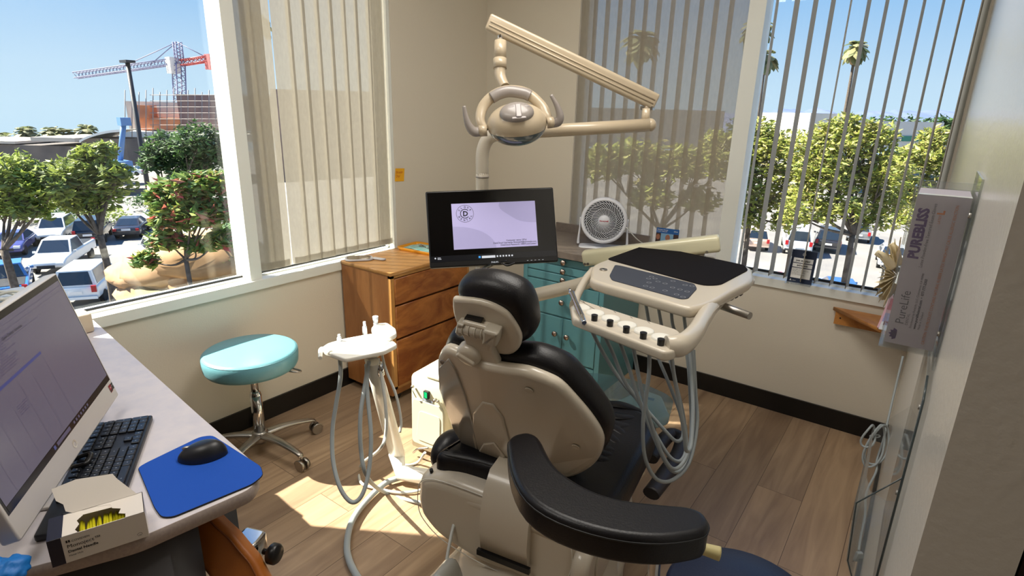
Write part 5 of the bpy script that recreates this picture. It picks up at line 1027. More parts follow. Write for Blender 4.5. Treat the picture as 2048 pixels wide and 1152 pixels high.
hose([flo(893, 943, .012), flo(900, 975, .012), flo(913, 1004, .012), flo(930, 1012, .012)], .012, mat('pale_green_hose', (176, 196, 192), .4), 'short pale green hose on the floor under the utility box', 'supply_hose')
hose([(936, 958, 1.92), (918, 1010, 1.90), (905, 1060, 1.85), (895, 1110, 1.80), (888, 1165, 1.76)], .0055, hose_w, 'thin white cable hanging down the left side of the chair base', 'cable')
hose([flo(948, 1082, .006), flo(930, 1105, .006), flo(912, 1130, .006), flo(902, 1160, .006)], .003, blackp, 'thin black cable on the floor left of the chair base', 'cable')
# floor utility box
t = thing('utility_box', (.92, -1.4, 0), 'cream floor utility box with a glowing green rocker switch beside the chair', 'utility box')
bxm = mat('cream_box', (226, 224, 198), .35, coat=.2); fU = Fr((.885, -1.40, .002), (1, .10, 0), (-.10, 1, 0))
bw, bd, bh = .225, .24, .40
def bscale(z): return 1
b = MB(); b.slab(rrect(bw, bd, .03, 4), fU.sh(0, 0, .03), bh-.03, .025, 4, rb=.0, warp=lambda u, v, n: (u*(1-.05*n/bh), v*(1-.05*n/bh), n)); b.build('housing', bxm, t)
ff = Fr(fU.p(-bw/2, -bd/2-.001, 0), fU.U, (0, 0, 1)); ff = ff if ff.N.dot(V((0, -1, 0))) > 0 else ff
b = MB(); b.slab(rpoly([(.02, .055), (.205, .055), (.205, .26), (.19, .285), (.03, .285)], .02, 3), ff.sh(0, 0, -.004), .0075, .002, 2); b.slab(rpoly([(.05, .08), (.185, .08), (.19, .235), (.07, .235)], .02, 3), ff.sh(0, 0, .003), .004, .001, 1); b.build('front_panel', mat('cream_panel', (206, 204, 184), .35), t)
b = MB(); b.box((.112, .325, .0), (.026, .036, .016), 0, ff); b.box((.112, .325, .0082), (.016, .028, .002), 1, ff); b.build('rocker_switch', [blackp, mat('green_glow', (0, 150, 90), .2, emit=.6)], t)
MB().quad(ff, .085, .290, .06, .012, .001).build('switch_label', mat('label_grey', (150, 160, 176), .5), t)
b = MB(); b.cyl(ff.p(.165, .315, 0), ff.p(.165, .315, .02), .007); b.cyl(ff.p(.18, .315, 0), ff.p(.18, .315, .015), .004); b.build('valve', steel, t)
b = MB(); b.cyl(ff.p(.035, .345, 0), ff.p(.035, .345, .015), .006); b.tube([ff.p(.035, .345, .01), ff.p(.05, .33, .02), ff.p(.06, .30, .012)], .0022, 6); b.build('toggle_lever', steel, t)
b = MB(); fl = Fr(fU.p(.045, -.01, bh+.012), fU.U, fU.V*1+V((0, 0, .12))); b.slab(rrect(.15, .20, .025, 4), fl, .022, .008, 3); b.slab(rrect(.11, .10, .02), fl.sh(-.0, .0, -.014), .015, .004, 2); b.build('lid', wh, t)
b = MB(); b.tube([ff.p(.05, .02, .03), ff.p(.09, .06, .045), ff.p(.14, .075, .03)], .005, 8); b.build('braided_connector', steel, t)
hose([flo(850, 905, .10), flo(835, 925, .012), flo(810, 930, .012), flo(790, 915, .012), flo(785, 890, .012)], .006, hose_w, 'white tube bending from the braided connector behind the slanting arm', 'suction_hose')
b = MB(); c_ = fU.p(.07, .22, .40); b.ell(Fr(c_, fU.U, fU.V), .075, .10, .06, nu=24, nv=12); b.build('dark_cover', leather, t)

# ================================================================== ASSISTANT STOOL with the curved arm
t = thing('assistant_stool', (2.383, -1.98, 0), 'dark blue stool with a long curved black body support in the foreground', 'stool')
FSB = Fr((2.1, -2.2, .80))
top_px = [(1016, 888), (1020, 874), (1035, 866), (1058, 864), (1078, 874), (1091, 899), (1105, 922), (1127, 945), (1178, 976), (1240, 996), (1322, 1006), (1374, 1011), (1404, 1022), (1418, 1040), (1416, 1056), (1399, 1068), (1322, 1078), (1220, 1068), (1117, 1036), (1053, 994), (1024, 940)]
tp = [FSB.px(*p) for p in top_px]; TP = [(p.x, p.y) for p in cr_closed([(x, y, 0) for x, y in tp], 3)]
b = MB(); b.slab(TP, FSB.sh(0, 0, -.066), .068, .014, 4, rb=.012); b.build('body_support', leather, t)
cT = sum((V(p) for p in TP), V((0, 0)))/len(TP)
def inset(P_, d):
    n = len(P_); out = []
    ar = sum(P_[i][0]*P_[(i+1) % n][1]-P_[(i+1) % n][0]*P_[i][1] for i in range(n)); s_ = 1 if ar > 0 else -1
    for i in range(n): a, c = V(P_[i-1]), V(P_[(i+1) % n]); e = (c-a).normalized(); out.append((P_[i][0]-e.y*d*s_*-1*-1, P_[i][1]+e.x*d*s_))
    return out
b = MB(); b.tube([FSB.p(x, y, -.012) for x, y in TP[::2]], .0022, 6, closed=True, k=2); b.build('seam', mat('seam_black', (16, 16, 18), .5), t)
b = MB(); q = V((2.225, -2.235, 0)); b.slab(rrect(.13, .05, .004), Fr((q.x, q.y, .715), (.9, .35, 0), (-.35, .9, 0)), .018, .003, 1); b.build('support_plate', beige2, t)
b = MB(); b.tube([V((2.235, -2.20, .715)), V((2.24, -2.195, .60)), V((2.27, -2.12, .47)), V((2.34, -2.0, .43))], .013, 12); b.build('support_rod', chrome, t)
b = MB(); b.tube([V((2.27, -2.17, .70)), V((2.31, -2.145, .695)), V((2.345, -2.13, .690))], [.012, .012, .015], 12); b.build('release_handle', mat('aged_cream', (210, 196, 140), .4), t)
nb = mat('navy_vinyl', (22, 32, 56), .42, bump=.2, bscale=200); b = MB(); b.lathe([(0, .40), (.16, .40), (.178, .41), (.182, .44), (.178, .468), (.165, .478), (.08, .484), (0, .486)], Fr((2.383, -1.985, 0)), 48); b.build('seat', nb, t)
b = MB(); b.cyl((2.383, -1.985, .10), (2.383, -1.985, .40), .024); b.build('gas_lift', chrome, t)
star_base(t, 2.345, -1.985, .20, 5, radians(20), steel)
# dark framed object at the near end of the wall
b = MB(); bx(b, 2.686, 3.10, -2.55, -2.20, .002, 1.62); o = b.build('storage_case', mat('maroon_case', (38, 14, 22), .5))
tag(o, 'dark maroon case just past the near end of the right wall, lower right corner', 'case')

# ================================================================== OUTSIDE
GZ = -8.6
b = MB(); n_ = 36; xs = [-190+ (i*330/n_) for i in range(n_+1)]; ys_ = [-60+(j*260/n_) for j in range(n_+1)]
def gz(x, y):
    a = max(0, min(1, (-x-55)/60)); a = a*a*(3-2*a); return GZ-5.0*a
vs = [(x, y, gz(x, y)) for y in ys_ for x in xs]
b.add(vs, [(j*(n_+1)+i, j*(n_+1)+i+1, (j+1)*(n_+1)+i+1, (j+1)*(n_+1)+i) for j in range(n_) for i in range(n_)], 0, True)
o = struct(b.build('ground', mat('parking_asphalt', (112, 110, 110), .9, c2=(136, 132, 126), scale=.25, bump=.2, bscale=8), at=(0, 0, GZ)))
# own building's outer wall below the windows is the room's wall
def wallpiece(): pass
tyre = mat('tyre_black', (22, 22, 24), .7); cglass = mat('car_glass', (34, 42, 52), .08, coat=1); tail = mat('tail_red', (170, 20, 30), .3); head = mat('head_lamp', (220, 226, 232), .15); bumper = mat('bumper_dark', (40, 42, 46), .5)
PROF = {  # x along the car (front +), z ; lower body outline and cabin (x0 bottom rear, x1 top rear, x2 top front, x3 bottom front, z0, z1)
 'sedan': (4.6, 1.82, [(-2.28, .45), (-2.25, .92), (-1.5, 1.02), (.9, 1.0), (1.9, .86), (2.28, .62), (2.28, .36), (-2.2, .34)], (-1.75, -1.0, .25, 1.15, .98, 1.44)),
 'suv': (4.9, 2.0, [(-2.4, .55), (-2.42, 1.12), (-1.6, 1.16), (1.0, 1.14), (2.1, 1.04), (2.42, .8), (2.4, .46), (-2.3, .44)], (-2.36, -2.10, .45, 1.15, 1.12, 1.88)),
 'pickup': (5.6, 2.0, [(-2.78, .6), (-2.8, 1.14), (-.6, 1.16), (1.3, 1.14), (2.5, 1.05), (2.8, .8), (2.78, .5), (-2.7, .5)], (-.75, -.55, .7, 1.45, 1.12, 1.84)),
 'van': (5.2, 2.0, [(-2.58, .5), (-2.6, 1.2), (-1.6, 1.22), (1.2, 1.18), (2.3, 1.02), (2.6, .75), (2.58, .42), (-2.5, .42)], (-2.56, -2.48, .9, 1.9, 1.18, 2.05))}
CARN = [0]
def car(kind, col, u, v, yaw_off, label, sc=1.0, rack=False, rear=True):
    base = onz(u, v, GZ); dv = V((base.x-CAM.x, base.y-CAM.y, 0)).normalized(); a = math.atan2(dv.y, dv.x)+radians(yaw_off)
    t = thing('car' if kind != 'pickup' else 'pickup_truck', base, label, 'car' if kind != 'pickup' else 'truck', 'parked vehicles')
    f = Fr(base, (cos(a), sin(a), 0), (-sin(a), cos(a), 0)); Lc, Wc, body, (x0, x1, x2, x3, z0, z1) = PROF[kind]
    pm = mat('paint_%d_%d_%d' % col, col, .25, .0, coat=.8)
    b = MB(); fs = Fr(f.p(0, Wc/2*sc, .0), f.U, V((0, 0, 1))); S_ = [(x*sc, z*sc) for x, z in body]; b.slab(rpoly(S_, .18*sc, 3), fs if fs.N.dot(f.V) < 0 else fs, Wc*sc, .12*sc, 3)
    # cabin shell
    def cab(b, e, i, m):
        w0, w1 = (Wc/2-.06-e)*sc, (Wc/2-.26-e)*sc; P0 = [(x0+i, z0), (x3-i, z0)]; P1 = [(x1+i*.6, z1), (x2-i*.6, z1)]
        vs = []
        for (x, z), w_ in ((P0[0], w0), (P0[1], w0), (P1[1], w1), (P1[0], w1)):
            for s_ in (-1, 1): vs.append(f.p(x*sc, s_*w_, z*sc))
        b.add(vs, [(0, 2, 3, 1), (2, 4, 5, 3), (4, 6, 7, 5), (6, 0, 1, 7), (0, 6, 4, 2), (1, 3, 5, 7)], m)
    cab(b, 0, 0, 0)
    if kind == 'pickup': b.quad(f.sh(0, 0, 1.155*sc), -2.65*sc, -.85*sc, 1.9*sc, 1.7*sc, .01, 1)
    b.quad(Fr(f.p(-Lc/2*sc-.03, -.3*sc, .72*sc), -f.V, (0, 0, 1)), -.6*sc, 0, .6*sc, .16*sc, .0, 2) if rear else None
    b.build('body', [pm, bumper, white_t], t)
    # glass: windscreen, rear window and sides stand just proud of the shell
    def gl(nm, P_): b = MB(); b.poly(P_); b.build(nm, cglass, t)
    def lerp(p, q, s_): return p+(q-p)*s_
    def pane(nm, A_, B_, C_, D_, m=.12, push=.012):
        A_, B_, C_, D_ = V(A_), V(B_), V(C_), V(D_); c_ = (A_+B_+C_+D_)/4; n_ = (B_-A_).cross(D_-A_).normalized()
        if n_.dot(c_-f.p(0, 0, 1.2*sc)) < 0: n_ = -n_
        gl(nm, [lerp(p, c_, m)+n_*push for p in (A_, B_, C_, D_)])
    w0, w1 = (Wc/2-.06)*sc, (Wc/2-.26)*sc
    pane('windshield', f.p(x3*sc, -w0, z0*sc), f.p(x3*sc, w0, z0*sc), f.p(x2*sc, w1, z1*sc), f.p(x2*sc, -w1, z1*sc)); pane('rear_window', f.p(x0*sc, -w0, z0*sc), f.p(x0*sc, w0, z0*sc), f.p(x1*sc, w1, z1*sc), f.p(x1*sc, -w1, z1*sc), .16)
    for s_ in (-1, 1): pane('side_window', f.p(x0*sc, s_*w0, z0*sc), f.p(x3*sc, s_*w0, z0*sc), f.p(x2*sc, s_*w1, z1*sc), f.p(x1*sc, s_*w1, z1*sc), .14)
    for xx in (-Lc*.31, Lc*.31):
        for s_ in (-1, 1):
            c_ = f.p(xx*sc, s_*(Wc/2-.10)*sc, .34*sc); b = MB(); b.cyl(c_-f.V*.11*sc, c_+f.V*.11*sc, .34*sc, n=18); b.build('wheel', tyre, t)
    zl = body[1][1]
    for s_ in (-1, 1):
        b = MB(); b.box((-(Lc/2+.0)*sc, s_*(Wc/2-.16)*sc, (zl-.14)*sc), (.10*sc, .22*sc, .34*sc if kind != 'sedan' else .18*sc), 0, f); b.build('tail_light', tail, t)
        b = MB(); b.box(((Lc/2-.10)*sc, s_*(Wc/2-.28)*sc, .72*sc), (.22*sc, .36*sc, .16*sc), 0, f); b.build('headlight', head, t)
    b = MB(); b.box(((Lc/2+.01)*sc, 0, .58*sc), (.06*sc, .9*sc, .20*sc), 0, f); b.build('grille', bumper, t)
    b = MB(); b.box((-(Lc/2+.02)*sc, 0, .52*sc), (.10*sc, (Wc-.1)*sc, .14*sc), 0, f); b.build('rear_bumper', bumper if kind != 'suv' else pm, t)
    for s_ in (-1, 1): b = MB(); b.box(((x3-.25)*sc, s_*(Wc/2+.06)*sc, (z0+.06)*sc), (.10*sc, .16*sc, .12*sc), 0, f); b.build('side_mirror', pm, t)
    return t
car('suv', (226, 232, 236), 188, 588, -18, 'white suv seen from behind with red tail lights, nearest the left window')
car('pickup', (228, 228, 226), 132, 530, 160, 'white pickup truck parked just behind the white suv')
car('suv', (222, 222, 216), 116, 478, 165, 'white off-road car behind the white pickup truck', .92)
car('sedan', (70, 72, 130), 34, 502, 165, 'purple-blue sedan parked far left beyond the blue truck', .95)
car('pickup', (60, 120, 190), 22, 590, -5, 'blue and white pickup truck at the left edge of the window')
car('suv', (34, 36, 46), 190, 478, -10, 'dark suv in the shade of the middle tree', .95)
car('sedan', (38, 38, 48), 268, 468, -12, 'black sedan parked beside the lamp post')
car('pickup', (224, 228, 228), 330, 445, 150, 'white pickup partly hidden by the flowering shrub', .95)
car('suv', (206, 212, 216), 320, 520, 10, 'silver-white car behind the lamp post foot and shrub', .9)
car('sedan', (214, 220, 224), 262, 350, 60, 'small white car far away above the dark sedan', .9)
car('suv', (200, 176, 160), 1508, 492, 6, 'beige-white suv with red tail lights behind the right window', .9)
car('van', (226, 230, 234), 1590, 500, 4, 'white van parked behind the middle of the right window')
car('suv', (44, 44, 50), 1652, 496, 2, 'black suv parked between the white van and the tree trunk', .95)
car('suv', (120, 124, 128), 1716, 478, 0, 'grey suv in the shade behind the right tree', .9)
car('sedan', (226, 228, 232), 1780, 530, 184, 'white sedan facing the room, right of the tree trunk')
car('sedan', (200, 44, 74), 1535, 590, 12, 'red sedan parked close below the right window')
car('sedan', (40, 84, 140), 1672, 604, 10, 'blue sedan parked close below the right window, right of the card')

# foliage
def foliage(b, c, r, n, s, rz=.8, seed=1, droop=0.0):
    rnd = random.Random(seed)
    for i in range(n):
        a, e = rnd.uniform(0, 2*pi), math.asin(rnd.uniform(-.75, 1)); rr = (rnd.random()**.36)
        k = 1+.35*noise.noise(V((cos(a)*1.7, sin(a)*1.7, e*1.7+seed)))
        d = V((cos(a)*cos(e), sin(a)*cos(e), sin(e)*rz)); p = V(c)+d*r*rr*k
        sz = s*rnd.uniform(.6, 1.3); x = V((rnd.uniform(-1, 1), rnd.uniform(-1, 1), rnd.uniform(-.5, .5))).normalized(); y = x.cross(V((rnd.uniform(-1, 1), rnd.uniform(-1, 1), 1))).normalized()
        z_ = x.cross(y)*.18*sz
        b.add([p-x*sz, p-y*sz*.42+z_, p+x*sz, p+y*sz*.42+z_], [(0, 1, 2, 3)])
bark = mat('bark_grey', (104, 94, 84), .9, c2=(70, 60, 52), scale=6)
def tree(u, v_top, u_base, v_base, dist, blobs, leafm, label, n=2200, s=.16, name='tree', grp='trees outside the windows', trunk=.16):
    """blobs: pixel centre + pixel radius, all standing at the tree's own distance"""
    D = dist; base = atd(u_base, v_base, D); base.z = GZ if v_base > 0 else base.z
    t = thing(name, base, label, 'tree', grp)
    cs_ = []; b = MB(); tot = sum(q[2]**2 for q in blobs)
    for i, (pu, pv, pr_) in enumerate(blobs):
        c = atd(pu, pv, D+(random.random()-.5)*pr_/FPX*D*1.0); r = pr_/FPX*D; cs_.append(c); foliage(b, c, r, int(n*pr_**2/tot)+40, s, seed=i*7+int(pu))
    b.build('foliage', leafm, t)
    b = MB(); cm = sum(cs_, V((0, 0, 0)))/len(cs_); fork = base.lerp(V((cm.x, cm.y, cm.z)), .55)
    fork = V(atd(u_base, v_base, D)) if v_base > 0 else fork
    b.tube([base, base.lerp(fork, .5)+V((.05, .05, 0)), fork], [trunk*1.2, trunk, trunk*.85], 10, k=5)
    for i, c in enumerate(cs_):
        b.tube([fork, fork.lerp(c, .45)+V((.1*sin(i), .1*cos(i*2), -.1)), c], [trunk*.6, trunk*.35, trunk*.12], 7, k=4)
        for k in range(3): a = i*2.1+k*2.1; b.tube([fork.lerp(c, .6), c+V((cos(a), sin(a), .5))*(.5*blobs[i][2]/FPX*D)], [trunk*.25, trunk*.06], 5, smooth=False)
    b.build('trunk', bark, t); return t
lg = leaf_mat('leaf_olive', [(78, 90, 52), (132, 150, 68), (166, 178, 82), (104, 118, 64)])
lg2 = leaf_mat('leaf_yellow_green', [(80, 98, 44), (160, 172, 76), (196, 194, 104), (112, 122, 60), (178, 164, 112)])
lg3 = leaf_mat('leaf_dark_green', [(40, 62, 40), (66, 94, 54), (88, 122, 62), (50, 70, 44)])
lg4 = leaf_mat('leaf_photinia', [(66, 100, 52), (120, 150, 66), (160, 166, 84), (84, 120, 60), (110, 140, 76), (196, 84, 90)])
random.seed(11)
tree(45, 310, 8, 500, 24, [(20, 350, 55), (70, 365, 50), (10, 410, 45), (60, 420, 36), (110, 385, 30)], lg, 'olive-green parking lot tree at the left edge of the window', 3600, .17)
tree(170, 300, 200, 470, 26, [(190, 335, 48), (150, 360, 46), (215, 375, 42), (180, 400, 48), (130, 400, 34), (235, 345, 28), (170, 308, 26), (210, 300, 24), (120, 335, 26)], lg, 'yellow-green tree with a forked pale trunk above the parked cars', 3000, .20)
tree(360, 255, 350, 420, 32, [(330, 300, 46), (395, 285, 50), (420, 320, 45), (365, 330, 45), (440, 300, 40), (310, 325, 30)], lg3, 'dense dark green tree right of the lamp post', 3600, .20)
tree(350, 340, 372, 520, 11, [(330, 390, 36), (385, 375, 42), (430, 370, 36), (345, 430, 40), (400, 430, 44), (440, 420, 34), (330, 480, 30), (290, 520, 22), (440, 480, 26), (390, 490, 22)], lg4, 'red-tipped flowering shrub tree close outside the left window', 3600, .115, trunk=.05)
tree(465, 480, 470, 560, 12, [(455, 470, 24), (460, 520, 24), (440, 545, 18)], leaf_mat('leaf_pale', [(90, 130, 84), (150, 180, 120), (110, 150, 100)]), 'pale green shrub beside the window frame, below the flowering one', 700, .11, name='shrub', trunk=.03)
tree(1500, 250, 1500, 430, 21, [(1500, 300, 46), (1535, 350, 50), (1495, 390, 42), (1560, 290, 44), (1475, 340, 40), (1560, 400, 42), (1520, 262, 36), (1600, 340, 40), (1500, 440, 34), (1570, 445, 30), (1540, 300, 40)], lg2, 'sunlit yellow-green tree behind the leftmost open slats', 5200, .125, trunk=.1)
tree(1680, 250, 1705, 470, 19, [(1620, 300, 50), (1680, 290, 52), (1740, 305, 50), (1650, 350, 54), (1720, 360, 58), (1610, 390, 44), (1780, 350, 48), (1690, 415, 44), (1765, 405, 46), (1640, 425, 34), (1655, 262, 30), (1725, 262, 30), (1590, 430, 36), (1740, 440, 34), (1690, 250, 30), (1640, 330, 50), (1760, 270, 34)], lg2, 'large sunlit yellow-green tree with a dark branching trunk', 8500, .115, trunk=.10)
tree(1850, 290, 1850, 430, 23, [(1840, 320, 48), (1885, 320, 48), (1830, 390, 50), (1880, 390, 50), (1800, 325, 38), (1870, 280, 34), (1820, 440, 36), (1870, 440, 36)], lg2, 'yellow-green tree at the right edge of the right window', 5200, .14, trunk=.1)
tree(1300, 300, 1320, 460, 20, [(1200, 330, 50), (1270, 320, 55), (1340, 330, 55), (1410, 330, 50), (1440, 290, 40), (1300, 390, 45), (1400, 400, 40)], lg2, 'yellow-green tree behind the closed sheer blind', 3000, .18, trunk=.1)
for i, (u, v, r_, D) in enumerate(((60, 415, 26, 36), (140, 418, 24, 38), (210, 425, 22, 38), (300, 392, 26, 38), (360, 400, 22, 38))):
    b = MB(); c = onz(u, v+r_, GZ); foliage(b, c+V((0, 0, .7)), 1.9, 420, .2, .45, seed=90+i); o = b.build('hedge', lg3 if i % 2 else lg, at=(c.x, c.y, GZ))
    tag(o, ['leafy hedge under the left edge tree', 'leafy hedge behind the white off-road car', 'leafy hedge behind the dark shaded suv', 'leafy hedge right of the black sedan', 'leafy hedge behind the flowering shrub tree'][i], 'hedge', 'parking lot hedges')
# rocks / planting bed
b = MB(); sand = mat('sandstone', (186, 150, 110), .8, c2=(160, 126, 92), scale=3)
for k, (u, v, r_) in enumerate(((300, 545, .6), (350, 530, .8), (420, 510, .9), (400, 560, .8), (330, 580, .7))):
    c = atd(u, v, 12.5); f = Fr(c); b = MB(); nu, nv = 18, 10; vs = []
    for kk in range(nv+1):
        for i in range(nu): a, e = 2*pi*i/nu, -pi/2+pi*kk/nv; d = V((cos(a)*cos(e), sin(a)*cos(e), sin(e))); q = r_*(1+.25*noise.noise(d*1.5+V((k*3, 0, 0)))); vs.append(c+V((d.x*q*1.3, d.y*q*1.3, d.z*q*.55)))
    b.add(vs, [(kk*nu+i, kk*nu+(i+1) % nu, (kk+1)*nu+(i+1) % nu, (kk+1)*nu+i) for kk in range(nv) for i in range(nu)], 0, True)
    tag(b.build('boulder', sand), ['tan boulder at the left end of the planted bank', 'tan boulder under the red-tipped shrub', 'tan boulder highest up by the window frame', 'tan boulder in front on the planted bank', 'tan boulder lowest on the planted bank'][k], 'rock', 'tan boulders on the planted bank')
b = MB(); pc = [atd(255, 545, 12), atd(300, 500, 14), atd(470, 470, 14), atd(500, 640, 11), atd(300, 640, 10.5)]; q_ = [(p.x, p.y) for p in pc]; zt = sum(p.z for p in pc)/5-.1
b.slab(rpoly(q_, .5, 3), Fr((0, 0, GZ)), zt-GZ, .1, 2); struct(b.build('planted_bank', mat('bank_soil', (160, 136, 106), .9, c2=(120, 122, 80), scale=1.2), at=(0, 0, GZ)))
# light pole
def pole(u, vt, D, r, label):
    top = atd(u, vt, D); t = thing('street_lamp', (top.x, top.y, GZ), label, 'lamp'); b = MB(); b.cyl((top.x, top.y, GZ), top, r*1.3, r, 12); b.build('pole', mat('pole_black', (36, 38, 46), .5), t)
    b = MB(); b.box((top.x, top.y, top.z+.05), (.9, .5, .14)); b.build('lamp_head', mat('pole_black', (36, 38, 46), .5), t)
pole(255, 125, 33, .12, 'tall black parking lot lamp post in front of the construction site')
# palms
pg = leaf_mat('palm_green', [(70, 84, 50), (120, 128, 84), (150, 146, 104), (92, 100, 66)])
def palm(u, v, D, sc, label, trunk=True):
    c = atd(u, v, D); base = V((c.x, c.y, gz(c.x, c.y))); t = thing('palm_tree', base, label, 'palm tree', 'palm trees in the distance')
    b = MB(); rnd = random.Random(int(u))
    for k in range(46):
        a, e = rnd.uniform(0, 2*pi), rnd.uniform(-.9, 1.2); d = V((cos(a)*cos(e), sin(a)*cos(e), sin(e))); L = sc*rnd.uniform(.8, 1.1); side = d.cross(V((0, 0, 1))).normalized()
        P_ = [c+d*L*s_+V((0, 0, -.55*L*s_*s_)) for s_ in (.15, .45, .7, .9, 1.05)]; w_ = [.05, .22, .30, .24, .03]
        vs = []
        for p, ww in zip(P_, w_): vs += [p-side*ww*sc+V((0, 0, -.06*sc)), p, p+side*ww*sc+V((0, 0, -.06*sc))]
        b.add(vs, [(3*i+j, 3*i+j+1, 3*i+j+4, 3*i+j+3) for i in range(4) for j in range(2)])
    b.build('fronds', pg, t)
    b = MB(); b.lathe([(sc*.16, -.2*sc), (sc*.30, -.5*sc), (sc*.34, -.8*sc), (sc*.22, -1.25*sc), (sc*.12, -1.3*sc)], Fr(c), 14); b.build('dead_skirt', mat('palm_skirt', (150, 130, 96), .9), t)
    b = MB(); b.tube([base, base.lerp(c, .5)+V((.12, 0, 0)), c], [.32, .24, .2], 8, k=4); b.build('trunk', bark, t)
palm(1713, 92, 88, 2.1, 'tall palm with a thin trunk in the middle of the right window')
palm(1516, 48, 80, 2.4, 'tallest palm beside the window frame, its crown cut by the frame')
palm(1532, 110, 84, 2.1, 'shorter palm just right of the tallest one')
palm(1283, 75, 70, 2.4, 'palm seen dimly through the closed sheer blind')
palm(512, 40, 80, 2.2, 'palm seen dimly through the left blind')
for i, (u, v) in enumerate(((55, 262), (103, 264), (133, 266), (172, 259), (10, 274))): palm(u, v, 108, 2.6, ['low palm at the far left, its crown widest', 'low palm second from the left above the low roofs', 'low palm beside its neighbour above the low roofs', 'low palm just left of the white curved roof', 'low palm cut by the left edge of the picture'][i])
# buildings
def bfr(D): h = V((-CF.y, CF.x, 0)); h = CR.copy(); h.z = 0; h.normalize(); return Fr(CAM+CF*D, h, (0, 0, 1))
def block(b, D, u0, v0, u1, v1, depth, m=0):
    f = bfr(D); a = f.px(u0, v0); c = f.px(u1, v1); x0, x1 = min(a[0], c[0]), max(a[0], c[0]); y0, y1 = min(a[1], c[1]), max(a[1], c[1])
    return b.box(((x0+x1)/2, (y0+y1)/2, -depth/2), (x1-x0, y1-y0, depth), m, f)
conc = mat('concrete_pale', (206, 200, 188), .9, c2=(190, 184, 174), scale=.3); rust = mat('formwork_orange', (200, 130, 90), .9, c2=(176, 112, 84), scale=.6); brick = mat('brown_mesh', (128, 104, 100), .9, c2=(108, 90, 92), scale=.5); white_r = mat('white_roof', (224, 222, 214), .7); lowd = mat('low_building_brown', (110, 102, 96), .9, c2=(84, 80, 80), scale=.4); scaf = mat('scaffold_steel', (150, 140, 136), .6)
t = thing('construction_building', atd(350, 330, 125), 'half-built pale concrete building wrapped in scaffolding under the tower crane', 'building')
block(MB(), 125, 250, 202, 430, 330, 14).build('concrete_core', conc, t)
b = MB(); block(b, 124, 352, 188, 540, 262, 10); block(b, 124, 540, 178, 800, 380, 10); b.build('mesh_facade', brick, t)
b = MB(); block(b, 122, 270, 234, 352, 262, 4); block(b, 121, 268, 210, 298, 236, 3); b.build('formwork', rust, t)
b = MB(); block(b, 120, 240, 262, 540, 285, 8); b.build('podium_roof', white_r, t)
b = MB(); f = bfr(118)
for u in range(250, 550, 14): p, q = f.px(u, 176+(u % 3)*4), f.px(u, 285); b.tube([f.p(*p), f.p(*q)], .09, 4, smooth=False)
for v in range(190, 285, 12): p, q = f.px(300, v), f.px(550, v); b.tube([f.p(*p), f.p(*q)], .07, 4, smooth=False)
b.build('scaffolding', scaf, t)
# crane
t = thing('tower_crane', atd(357, 300, 135), 'tall lattice tower crane with a red counter jib over the construction site', 'crane')
f = bfr(135); cr = mat('crane_steel', (130, 130, 160), .6); crr = mat('crane_red', (190, 90, 90), .6)
def lattice(p, q, wd, m, nm, r=.10, seg=16, par=t):
    b = MB(); p, q = V(p), V(q); d = (q-p).normalized(); s_ = d.cross(V((0, 1, 0)) if abs(d.z) < .5 else V((1, 0, 0))).normalized(); t_ = d.cross(s_)
    cs4 = [s_*wd+t_*wd, s_*-wd+t_*wd, s_*-wd-t_*wd, s_*wd-t_*wd]
    for c in cs4: b.tube([p+c, q+c], r, 4, smooth=False)
    for k in range(seg):
        for i in range(4): b.tube([p.lerp(q, k/seg)+cs4[i], p.lerp(q, (k+1)/seg)+cs4[(i+1) % 4]], r*.6, 3, smooth=False)
    b.build(nm, m, par)
P = lambda u, v: f.p(*f.px(u, v))
lattice(P(364, 300), P(357, 128), .9, cr, 'mast', .14, 18); lattice(P(357, 122), P(150, 151), .55, cr, 'jib', .12, 30); lattice(P(362, 126), P(426, 116), .5, crr, 'counter_jib', .16, 8); lattice(P(360, 128), P(354, 84), .6, cr, 'tower_head', .14, 6)
b = MB(); f2 = f
for a_, c_ in (((354, 84), (235, 138)), ((354, 84), (300, 130)), ((354, 84), (415, 116))): b.tube([P(*a_), P(*c_)], .09, 4, smooth=False)
b.build('stay_cables', cr, t); b = MB(); q = P(346, 131); b.box(tuple(q), (2.0, 2.0, 3.2)); b.build('operator_cab', white_r, t); b = MB(); q = P(422, 124); b.box(tuple(q), (2.2, 1.6, 3.0)); b.build('counterweight', crr, t)
# low buildings to the left
t = thing('low_building', atd(60, 320, 100), 'long low brown building with a flat roof behind the left trees', 'building')
b = MB(); block(b, 100, -120, 286, 250, 350, 10); b.build('wall', lowd, t); b = MB(); block(b, 99.5, -120, 279, 30, 288, 12); block(b, 99, 60, 274, 150, 284, 12); b.build('roof', mat('roof_tan', (190, 180, 166), .8), t)
t = thing('curved_roof_building', atd(205, 300, 96), 'building with a white curved roof left of the lamp post', 'building')
b = MB(); f = bfr(96); A0 = [f.px(158+9*k, 281-22*sin(pi*(k/10)**.8*.5)) for k in range(11)]; vs = []
for p in A0: vs += [f.p(*p, 0), f.p(*p, -8)]
b.add(vs, [(2*i, 2*i+2, 2*i+3, 2*i+1) for i in range(10)], 0, True); A1 = [(x, y-.35) for x, y in A0]
for i in range(10): b.poly([f.p(*A0[i], .01), f.p(*A0[i+1], .01), f.p(*A1[i+1], .01), f.p(*A1[i], .01)])
b.build('roof', white_r, t); b = MB(); block(b, 97, 160, 276, 262, 345, 6); b.build('wall', lowd, t)
t = thing('boom_lift', onz(262, 330, GZ), 'blue telescopic boom lift raised beside the lamp post', 'lift'); f = bfr(80)
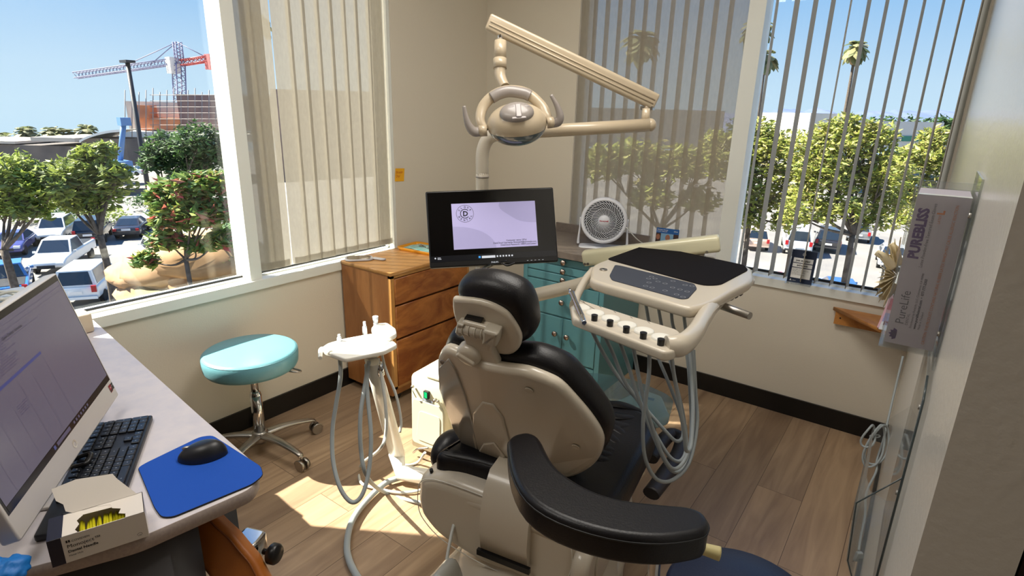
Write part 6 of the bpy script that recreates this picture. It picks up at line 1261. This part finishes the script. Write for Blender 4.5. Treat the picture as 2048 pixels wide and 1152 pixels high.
b = MB(); b.tube([f.p(*f.px(240, 330)), f.p(*f.px(247, 246))], .35, 6, smooth=False); b.build('boom', mat('lift_blue', (90, 130, 180), .5), t); b = MB(); b.box(tuple(f.p(*f.px(248, 243))), (1.2, 1.2, 1.0)); b.build('basket', mat('lift_blue', (90, 130, 180), .5), t)
b = MB(); b.box(tuple(f.p(*f.px(240, 332))), (3, 2, 1.4)); b.build('chassis', mat('lift_blue', (90, 130, 180), .5), t)
# right side: white hall, tree line, hills
t = thing('white_hall', atd(1780, 270, 110), 'long white flat-roofed hall with green windows behind the right trees', 'building')
b = MB(); block(b, 110, 1690, 240, 1876, 300, 30); block(b, 112, 1622, 226, 1674, 300, 30); b.build('wall', mat('hall_white', (196, 194, 188), .8), t)
for (u0, u1) in ((1806, 1820), (1822, 1836), (1838, 1852)): b = MB(); block(b, 109.8, u0, 272, u1, 283, .3); b.build('window', mat('green_glass', (40, 120, 100), .2), t)
b = MB(); block(b, 120, 1180, 215, 1440, 300, 20); tag(b.build('office_block', mat('hall_cream', (170, 168, 160), .8)), 'pale office block seen through the closed sheer blind', 'building')
tl_l = ['distant dark tree at the left end of the tree line', 'distant dark tree, second along the tree line', 'distant dark tree left of the thin palm', 'distant dark tree behind the thin palm trunk', 'distant dark tree above the white hall roof, left part', 'distant dark tree above the middle of the white hall', 'distant dark tree above the green windows', 'distant dark tree at the right end of the tree line']
for i, u in enumerate((1490, 1535, 1590, 1650, 1710, 1765, 1820, 1880)):
    b = MB(); c = atd(u, 248, 150); foliage(b, c+V((0, 0, -1.2)), 4.6, 340, .9, .75, seed=300+i); foliage(b, c+V((3.5, 2, -2)), 4.2, 220, .9, .6, seed=400+i); tag(b.build('distant_tree', lg3), tl_l[i], 'tree', 'tree line on the horizon')
b = MB(); f = bfr(1500); vs = []; n_ = 90
for k in range(n_+1):
    u = 1380+k*8; h = 222-14*noise.noise(V((k*.13, 3, 0)))-6*noise.noise(V((k*.5, 9, 0)))-3*noise.noise(V((k*1.4, 1, 0))); vs += [f.p(*f.px(u, h), -60), f.p(*f.px(u, h+16), 40), f.p(*f.px(u, 262), 160)]
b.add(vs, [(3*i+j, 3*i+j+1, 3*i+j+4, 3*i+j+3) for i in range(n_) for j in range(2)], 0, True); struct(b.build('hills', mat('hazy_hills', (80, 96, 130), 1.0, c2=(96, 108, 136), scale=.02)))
